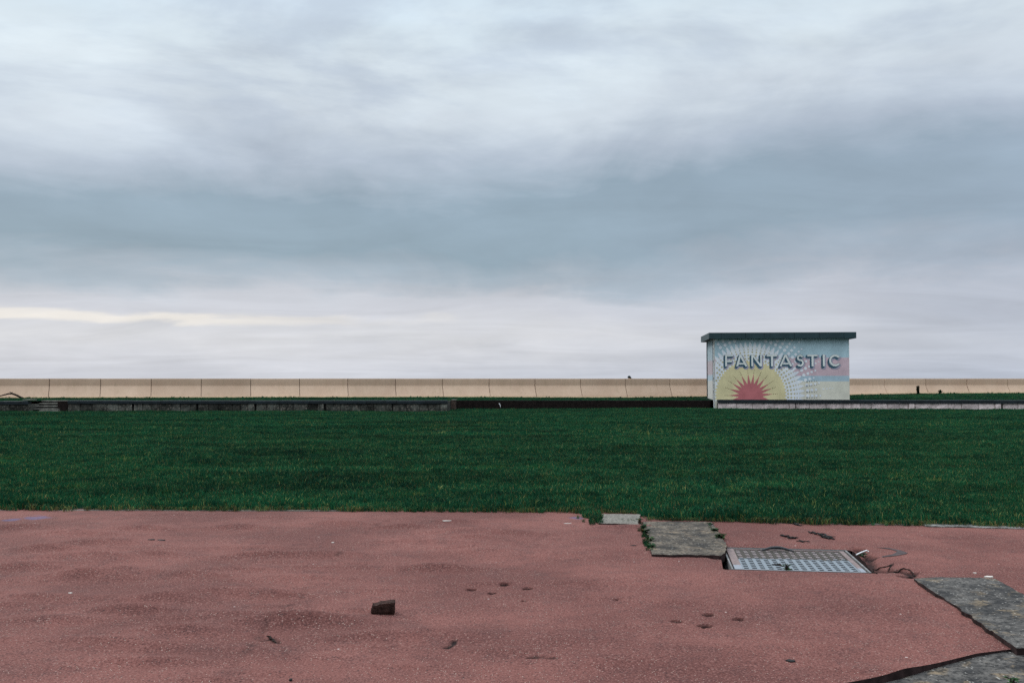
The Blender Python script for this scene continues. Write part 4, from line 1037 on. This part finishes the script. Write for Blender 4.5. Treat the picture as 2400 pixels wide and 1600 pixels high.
for (px, py, n, s_) in ((1385, 1212, 26, 0.75), (1392, 1222, 18, 0.7), (1378, 1203, 14, 0.8), (1398, 1228, 8, 0.5), (530, 1190, 10, 0.7), (108, 1193, 10, 0.8), (1480, 1222, 7, 0.35), (1455, 1222, 5, 0.3)):
    c1 = G(px, py)
    for i in range(n): tp.append((c1.x + random.gauss(0, 0.055), c1.y + random.gauss(0, 0.06), 0.0)); ts.append(s_ * random.uniform(0.5, 1.1))
for (A_, B_, n, s_) in (((1502, 1233), (1527, 1297), 70, 0.36), ((1656, 1227), (1690, 1266), 34, 0.30)):
    ga, gb = G(*A_), G(*B_)
    for i in range(n):
        q_ = ga.lerp(gb, random.random()); tp.append((q_.x + random.gauss(0, 0.02), q_.y + random.gauss(0, 0.02), 0.0)); ts.append(s_ * random.uniform(0.5, 1.2))
scatter('grass', tp, ts, c_tuft, 'longer grass tufts along the foot of the walls and slabs')

# ------------------------------------------------------------------ weeds, plants
def leafy(name, label, base, h, spread, n, leaf, mat, seed, cat='weed', flat=0.3, stems=3, yellow=None):
    rr = random.Random(seed); root = empty(name, base, label, cat); b0 = Vector(base)
    ms = MB(); ml = MB(); my = MB(); S = []
    for s in range(stems):
        a = rr.uniform(0, 6.28); tip = b0 + Vector((math.cos(a) * spread * rr.uniform(.1, .7), math.sin(a) * spread * rr.uniform(.1, .7), h * rr.uniform(.7, 1)))
        pts = [b0 + Vector((0, 0, -0.02)), b0.lerp(tip, .5) + Vector((0, 0, h * .06)), tip]; S.append(pts); ms.tube(pts, [leaf * .12, leaf * .09, leaf * .05], 5)
    for i in range(n):
        pts = rr.choice(S); k = rr.random() ** 0.8; p0 = pts[0].lerp(pts[1], k * 2) if k < .5 else pts[1].lerp(pts[2], k * 2 - 1)
        a = rr.uniform(0, 6.28); up = rr.uniform(-0.2, 0.8) * (1 - flat); d = Vector((math.cos(a), math.sin(a), up)).normalized(); L = leaf * rr.uniform(.6, 1.3); sd_ = d.cross(Vector((0, 0, 1))).normalized() * L * .28; nrm = Vector((0, 0, L * 0.12))
        (my if yellow and rr.random() < 0.25 else ml).add([p0, p0 + d * L * .5 + sd_ + nrm, p0 + d * L - nrm, p0 + d * L * .5 - sd_ + nrm], [(0, 1, 2), (0, 2, 3)])
    ms.build('stem', m_twig, root); ml.build('leaves', mat, root)
    if my.v: my.build('dry_leaves', m_blade_b, root)
    return root
q_ = AT(2152, 925, sw_y(XA(2152, 60.5)) - 0.75); leafy('shrub', 'taller dark green shrub, upright against the sea wall beside the hut', (q_.x, q_.y, float(upper_z(q_.x, q_.y))), 0.52, 0.16, 330, 0.105, m_leaf_dk, 3, 'shrub', 0.3, 3)
q_ = AT(2203, 923, sw_y(XA(2203, 60.6)) - 0.75); leafy('shrub', 'low rounded dark green shrub, the shorter of two at the sea wall', (q_.x, q_.y, float(upper_z(q_.x, q_.y))), 0.22, 0.20, 220, 0.095, m_leaf_dk, 4, 'shrub', 0.3, 5)
for i, (px, py, h, sp_, n, lf, lab) in enumerate((
        (1508, 1240, .045, .05, 40, .04, 'small green weed in the joint at the top corner of the mossy slab'), (1515, 1253, .05, .09, 60, .05, 'yellowing weed spilling over the edge of the mossy slab'),
        (1521, 1272, .05, .05, 46, .04, 'narrow green weed halfway down the joint of the mossy slab'), (1526, 1288, .05, .07, 34, .055, 'dark broad-leaved weed at the bottom corner of the mossy slab'),
        (1664, 1233, .04, .04, 34, .04, 'tiny weed in the joint between mossy slab and lawn-side tarmac'), (1676, 1248, .04, .05, 40, .04, 'small weed midway along the slab joint above the drain cover'),
        (1687, 1263, .045, .11, 46, .055, 'straggly dry weed at the far corner of the drain cover'), (1500, 1226, .05, .05, 22, .035, 'brown withered weed between the pale slab and the mossy slab'),
        (1842, 1330, .075, .05, 14, .05, 'single green sprout growing through the near rim of the drain cover'), (2022, 1300, .05, .05, 26, .04, 'green weed in the broken tarmac beside the drain cover'),
        (2372, 1600, .06, .03, 12, .05, 'small green shoot on the sunken slab at the picture corner'))):
    c1 = G(px, py); z_ = -0.03 if i in (8, 9, 10) else 0.0
    leafy('weed', lab, (c1.x, c1.y, z_), h, sp_, n, lf, m_leaf, 100 + i, 'weed', 0.35, 4, yellow=(i in (1, 6, 7)))

# ------------------------------------------------------------------ litter and small things
def strands(name, label, cat, lines, rad, mat, z_add=0.006, seed=0):
    rr = random.Random(seed); mb = MB()
    for ln in lines:
        g = [G(*p_) for p_ in ln]; pts = []
        for a, b in zip(g[:-1], g[1:]):
            for k in range(4):
                p_ = a.lerp(b, k / 4); pts.append(p_ + Vector((rr.gauss(0, rad * .8), rr.gauss(0, rad * 1.2), 0)))
        pts.append(g[-1]); pts = [Vector((p_.x, p_.y, pz(p_.x, p_.y) + z_add + rr.uniform(0, rad))) for p_ in pts]
        n = len(pts); mb.tube(pts, [rad * (0.35 + 0.65 * math.sin(math.pi * (i + .5) / n)) * rr.uniform(.6, 1.3) for i in range(n)], 6)
    return tag(mb.build(name, mat), label, cat)
strands('seaweed', 'longest black dried seaweed strand on the tarmac beyond the drain cover', 'seaweed', [[(1893, 1247), (1905, 1250), (1918, 1254), (1935, 1259), (1958, 1260)], [(1918, 1252), (1932, 1255), (1948, 1261), (1942, 1264)], [(1920, 1258), (1936, 1261), (1956, 1264)]], 0.011, m_weed, seed=1)
strands('seaweed', 'short black seaweed wisp, second from the mossy slab', 'seaweed', [[(1825, 1256), (1838, 1257), (1852, 1259)], [(1830, 1255), (1842, 1259), (1850, 1257)]], 0.009, m_weed, seed=2)
strands('seaweed', 'thin flat seaweed scrap just beyond the drain cover handle', 'seaweed', [[(1846, 1264), (1857, 1262), (1871, 1262)]], 0.010, m_weed, seed=3)
strands('seaweed', 'forked seaweed twig nearest the far rim of the drain cover', 'seaweed', [[(1866, 1270), (1880, 1270), (1898, 1272)], [(1874, 1267), (1884, 1272)]], 0.007, m_weed, seed=4)
strands('seaweed', 'little dark seaweed curl close to the lawn edge', 'seaweed', [[(1858, 1228), (1864, 1229), (1880, 1233)], [(1861, 1226), (1866, 1231)]], 0.010, m_weed, seed=5)
strands('twig', 'dark forked twig on the broken tarmac beside the drain cover', 'twig', [[(2043, 1324), (2058, 1326), (2078, 1328), (2091, 1324), (2094, 1320)], [(2091, 1324), (2085, 1330), (2080, 1333)]], 0.0055, m_twig, 0.003, seed=6)
strands('twig', 'thin dark root lying between the drain cover and the dark slab', 'twig', [[(2041, 1334), (2056, 1341)], [(2062, 1336), (2090, 1336), (2118, 1334), (2135, 1338)]], 0.0055, m_twig, 0.003, seed=7)
strands('twig', 'black crumbled twig at the corner of the proud slab', 'twig', [[(2130, 1337), (2142, 1342), (2146, 1347)], [(2125, 1350), (2138, 1347)]], 0.0055, m_twig, 0.003, seed=8)
strands('twig', 'short dark twig lying on the front of the big tarmac bump', 'twig', [[(627, 1492), (636, 1498), (646, 1507)]], 0.008, m_twig, seed=9)
strands('twig', 'withered stalk on the near rim of the drain cover', 'twig', [[(1810, 1323), (1826, 1324), (1838, 1328)]], 0.009, m_twig, 0.012, seed=10)
mb = MB(); pts = [G(2007, 1299, 0.03), G(2020, 1293, 0.03), G(2031, 1289, 0.03), G(2036, 1292, 0.02)]
mb.tube(pts, 0.0052, 7); tag(mb.build('straw', m_white), 'bent white plastic straw across the rim of the drain cover', 'straw')
def flake(name, label, cat, px, py, wpx, dm, mat, seed, th=0.006, rot=0.0, z0=None):
    rr = random.Random(seed); c1 = G(px, py); a_ = wpx * c1.y / F / 2; n = 11
    pl = []
    for k in range(n):
        a = 2 * math.pi * k / n; r_ = rr.uniform(.65, 1.1); x, y = a_ * r_ * math.cos(a), dm / 2 * r_ * math.sin(a); pl.append((c1.x + x * math.cos(rot) - y * math.sin(rot), c1.y + x * math.sin(rot) + y * math.cos(rot)))
    zb_ = pz(c1.x, c1.y) if z0 is None else z0; mb = MB(); mb.prism(pl, zb_ - 0.004, zb_ + th)
    return tag(mb.build(name, mat), label, cat)
flake('leaf', 'dark wet leaf, the one nearer the picture edge of a pair on bumpy tarmac', 'leaf', 354, 1272, 18, 0.055, m_weed, 1, 0.006, 0.5)
flake('leaf', 'dark wet leaf with pointed end, the other of the pair on bumpy tarmac', 'leaf', 377, 1270, 20, 0.06, m_weed, 2, 0.006, -0.3)
flake('leaf', 'single thin black leaf on the tarmac at the picture edge', 'leaf', 52, 1322, 22, 0.04, m_weed, 3)
flake('leaf', 'tiny black scrap at the bottom picture edge below the big bump', 'leaf', 682, 1594, 8, 0.03, m_weed, 4, 0.01)
flake('leaf', 'small black leaf between the drain cover and the picture bottom', 'leaf', 1853, 1550, 22, 0.045, m_weed, 5, 0.006)
flake('leaf', 'slim dark leaf on the tarmac beside the mossy slab', 'leaf', 1484, 1280, 14, 0.03, m_weed, 6)
flake('leaf', 'pale dead leaf stuck in the lawn fringe', 'leaf', 1221, 1191, 6, 0.04, m_stone_pale, 7, 0.07)
flake('stone_chip', 'pale stone chip on the edge of the proud dark slab', 'stone', 2318, 1360, 24, 0.05, m_stone_pale, 8, 0.005, z0=0.030)
flake('stone_chip', 'tiny white stone chip on the tarmac left of the brick', 'stone', 165, 1392, 10, 0.03, m_stone_pale, 9)
flake('stone_chip', 'small white chip on the tarmac near the dark slab', 'stone', 2285, 1343, 9, 0.02, m_stone_pale, 10)
flake('stone_chip', 'white stone chip on the tarmac near the lawn, above the brick', 'stone', 780, 1272, 8, 0.03, m_stone_pale, 11)
flake('stone_chip', 'flat white smudge of stone by the lawn in the middle', 'stone', 1047, 1223, 26, 0.05, m_stone_pale, 12, 0.003)
flake('stone_chip', 'flat grey white stone scrap nearest the grass clump', 'stone', 1330, 1226, 24, 0.04, m_stone_pale, 13, 0.003)
# tar smear beside the drain: a thin curved skin on the tarmac
outer = [(2050, 1282), (2085, 1284), (2112, 1290), (2128, 1296), (2122, 1299), (2100, 1303), (2070, 1306), (2052, 1306)]
inner = [(2068, 1304), (2090, 1300), (2099, 1296), (2103, 1292), (2088, 1287), (2066, 1284)]
pl = [G(*p_) for p_ in outer + inner]
mb = MB(); mb.v = [(p_.x, p_.y, pz(p_.x, p_.y) + 0.004) for p_ in pl]; n = len(outer)
Lq = [(0, 13), (1, 12), (2, 11), (3, 10), (4, 9), (5, 8), (6, 8), (7, 8)]
mb.f = [(0, 13, 1), (1, 13, 12), (1, 12, 2), (2, 12, 11), (2, 11, 3), (3, 11, 10), (3, 10, 4), (4, 10, 9), (4, 9, 5), (5, 9, 8), (5, 8, 6), (6, 8, 7)]
tag(mb.build('tar_smear', m_tarmark), 'boomerang-shaped grey tar smear on the tarmac by the drain cover', 'tar mark')

# fallen branch by the sea wall
yb_ = 53.6; mb = MB(); g = [AT(px, py, yb_) for px, py in ((-40, 936), (-5, 929), (10, 925), (20, 922.5), (28, 922), (38, 925.5), (47, 930), (58, 935))]
mb.tube(g, [0.02, 0.028, 0.032, 0.038, 0.045, 0.05, 0.055, 0.05], 8)
br = empty('fallen_branch', (g[4].x, yb_, 0.5), 'arched bare fallen branch on the grass in front of the sea wall', 'branch')
mb.build('limb', m_twig, br, True)
mb = MB(); mb.tube([AT(28, 922, yb_), AT(26, 919.5, yb_ - .02), AT(22, 918, yb_ - .03)], [0.035, 0.025, 0.01], 6); mb.tube([AT(27, 921, yb_), AT(30, 918.6, yb_)], [0.02, 0.01], 6); mb.build('snag', m_twig, br, True)
# spout on the brick wall
mb = MB(); mb.tube([AT(1168, 946, YM + .02), AT(1170, 945.5, YM - 0.10), AT(1172, 948, YM - 0.16), AT(1173, 953, YM - 0.17), AT(1173, 957, YM - .17)], [0.012, 0.014, 0.014, 0.012, 0.010], 8)
tag(mb.build('water_spout', m_white, None, True), 'small white pipe spout on the dark brick wall', 'pipe')

# person beyond the sea wall, only the cap shows
sp_ = sw_t(1476); q_ = sw_pt(sp_, -1.2); k = (1.2 + 60) / 60
hx, hy = XA(1475.5, q_.y), q_.y
person = empty('person', (hx, hy, 0), 'person in a dark cap beyond the sea wall, only the head top showing', 'person')
bm_ = bmesh.new()
J = {'pel': (0, 0, .93, .15, .11), 'waist': (0, 0, 1.08, .14, .10), 'chest': (0, 0, 1.30, .18, .12), 'neck': (0, 0, 1.49, .06, .06), 'head': (0.01, 0, 1.575, .085, .095), 'crown': (0.01, 0, 1.675, .080, .088),
     'shl': (-.19, 0, 1.40, .06, .06), 'ell': (-.25, .02, 1.13, .045, .045), 'hdl': (-.25, -.06, .88, .035, .035), 'shr': (.19, 0, 1.40, .06, .06), 'elr': (.25, .02, 1.13, .045, .045), 'hdr': (.25, -.06, .88, .035, .035),
     'hl': (-.09, 0, .86, .085, .085), 'kl': (-.10, -.01, .48, .06, .06), 'al': (-.10, .02, .09, .045, .045), 'tl': (-.10, -.14, .04, .04, .035), 'hr': (.09, 0, .86, .085, .085), 'kr': (.10, -.01, .48, .06, .06), 'ar': (.10, .02, .09, .045, .045), 'tr': (.10, -.14, .04, .04, .035)}
E_ = ['pel waist', 'waist chest', 'chest neck', 'neck head', 'head crown', 'chest shl', 'shl ell', 'ell hdl', 'chest shr', 'shr elr', 'elr hdr', 'pel hl', 'hl kl', 'kl al', 'al tl', 'pel hr', 'hr kr', 'kr ar', 'ar tr']
names = list(J); me = bpy.data.meshes.new('body'); me.from_pydata([J[n][:3] for n in names], [tuple(names.index(x) for x in e.split()) for e in E_], [])
body = bpy.data.objects.new('body', me); COL.objects.link(body); body.parent = person; me.materials.append(m_coat)
md = body.modifiers.new('skin', 'SKIN'); md2 = body.modifiers.new('sub', 'SUBSURF'); md2.levels = 1; md2.render_levels = 1
if not me.skin_vertices: me.attributes  # layer is created with the modifier below
bm2 = bmesh.new(); bm2.from_mesh(me); lay = bm2.verts.layers.skin.verify(); bm2.verts.ensure_lookup_table()
for i, n in enumerate(names): bm2.verts[i][lay].radius = J[n][3:5]; bm2.verts[i][lay].use_root = (n == 'pel')
bm2.to_mesh(me); bm2.free()
bm_.free()
# cap with peak and a band of face under it
bm_ = bmesh.new(); bmesh.ops.create_uvsphere(bm_, u_segments=20, v_segments=12, radius=1.0)
for v_ in bm_.verts:
    v_.co.x *= 0.118; v_.co.y *= 0.105; v_.co.z = v_.co.z * 0.125 if v_.co.z > 0 else v_.co.z * 0.01
    if v_.co.x > 0: v_.co.z -= v_.co.x * 0.25
me = bpy.data.meshes.new('cap'); bm_.to_mesh(me); bm_.free(); me.shade_smooth(); me.materials.append(m_cap)
cap = bpy.data.objects.new('cap', me); COL.objects.link(cap); cap.parent = person; cap.location = (-0.012, 0, 1.655)
mb = MB(); mb.prism([(0.05, -0.09), (0.13, -0.075), (0.165, 0), (0.13, 0.075), (0.05, 0.09)], 1.615, 1.632)
me = bpy.data.meshes.new('peak'); me.from_pydata(mb.v, [], mb.f); me.materials.append(m_cap); o = bpy.data.objects.new('peak', me); COL.objects.link(o); o.parent = cap; o.location = Vector((0, 0, 0)) - cap.location
bm_ = bmesh.new(); bmesh.ops.create_uvsphere(bm_, u_segments=16, v_segments=12, radius=1.0)
for v_ in bm_.verts:
    v_.co = Vector((v_.co.x * 0.095 + (0.02 if abs(v_.co.z + .1) < .25 and v_.co.x > .9 else 0), v_.co.y * 0.08, v_.co.z * 0.12))
me = bpy.data.meshes.new('face'); bm_.to_mesh(me); bm_.free(); me.shade_smooth(); me.materials.append(m_skin)
fo = bpy.data.objects.new('face', me); COL.objects.link(fo); fo.parent = person; fo.location = (0.005, 0, 1.575)
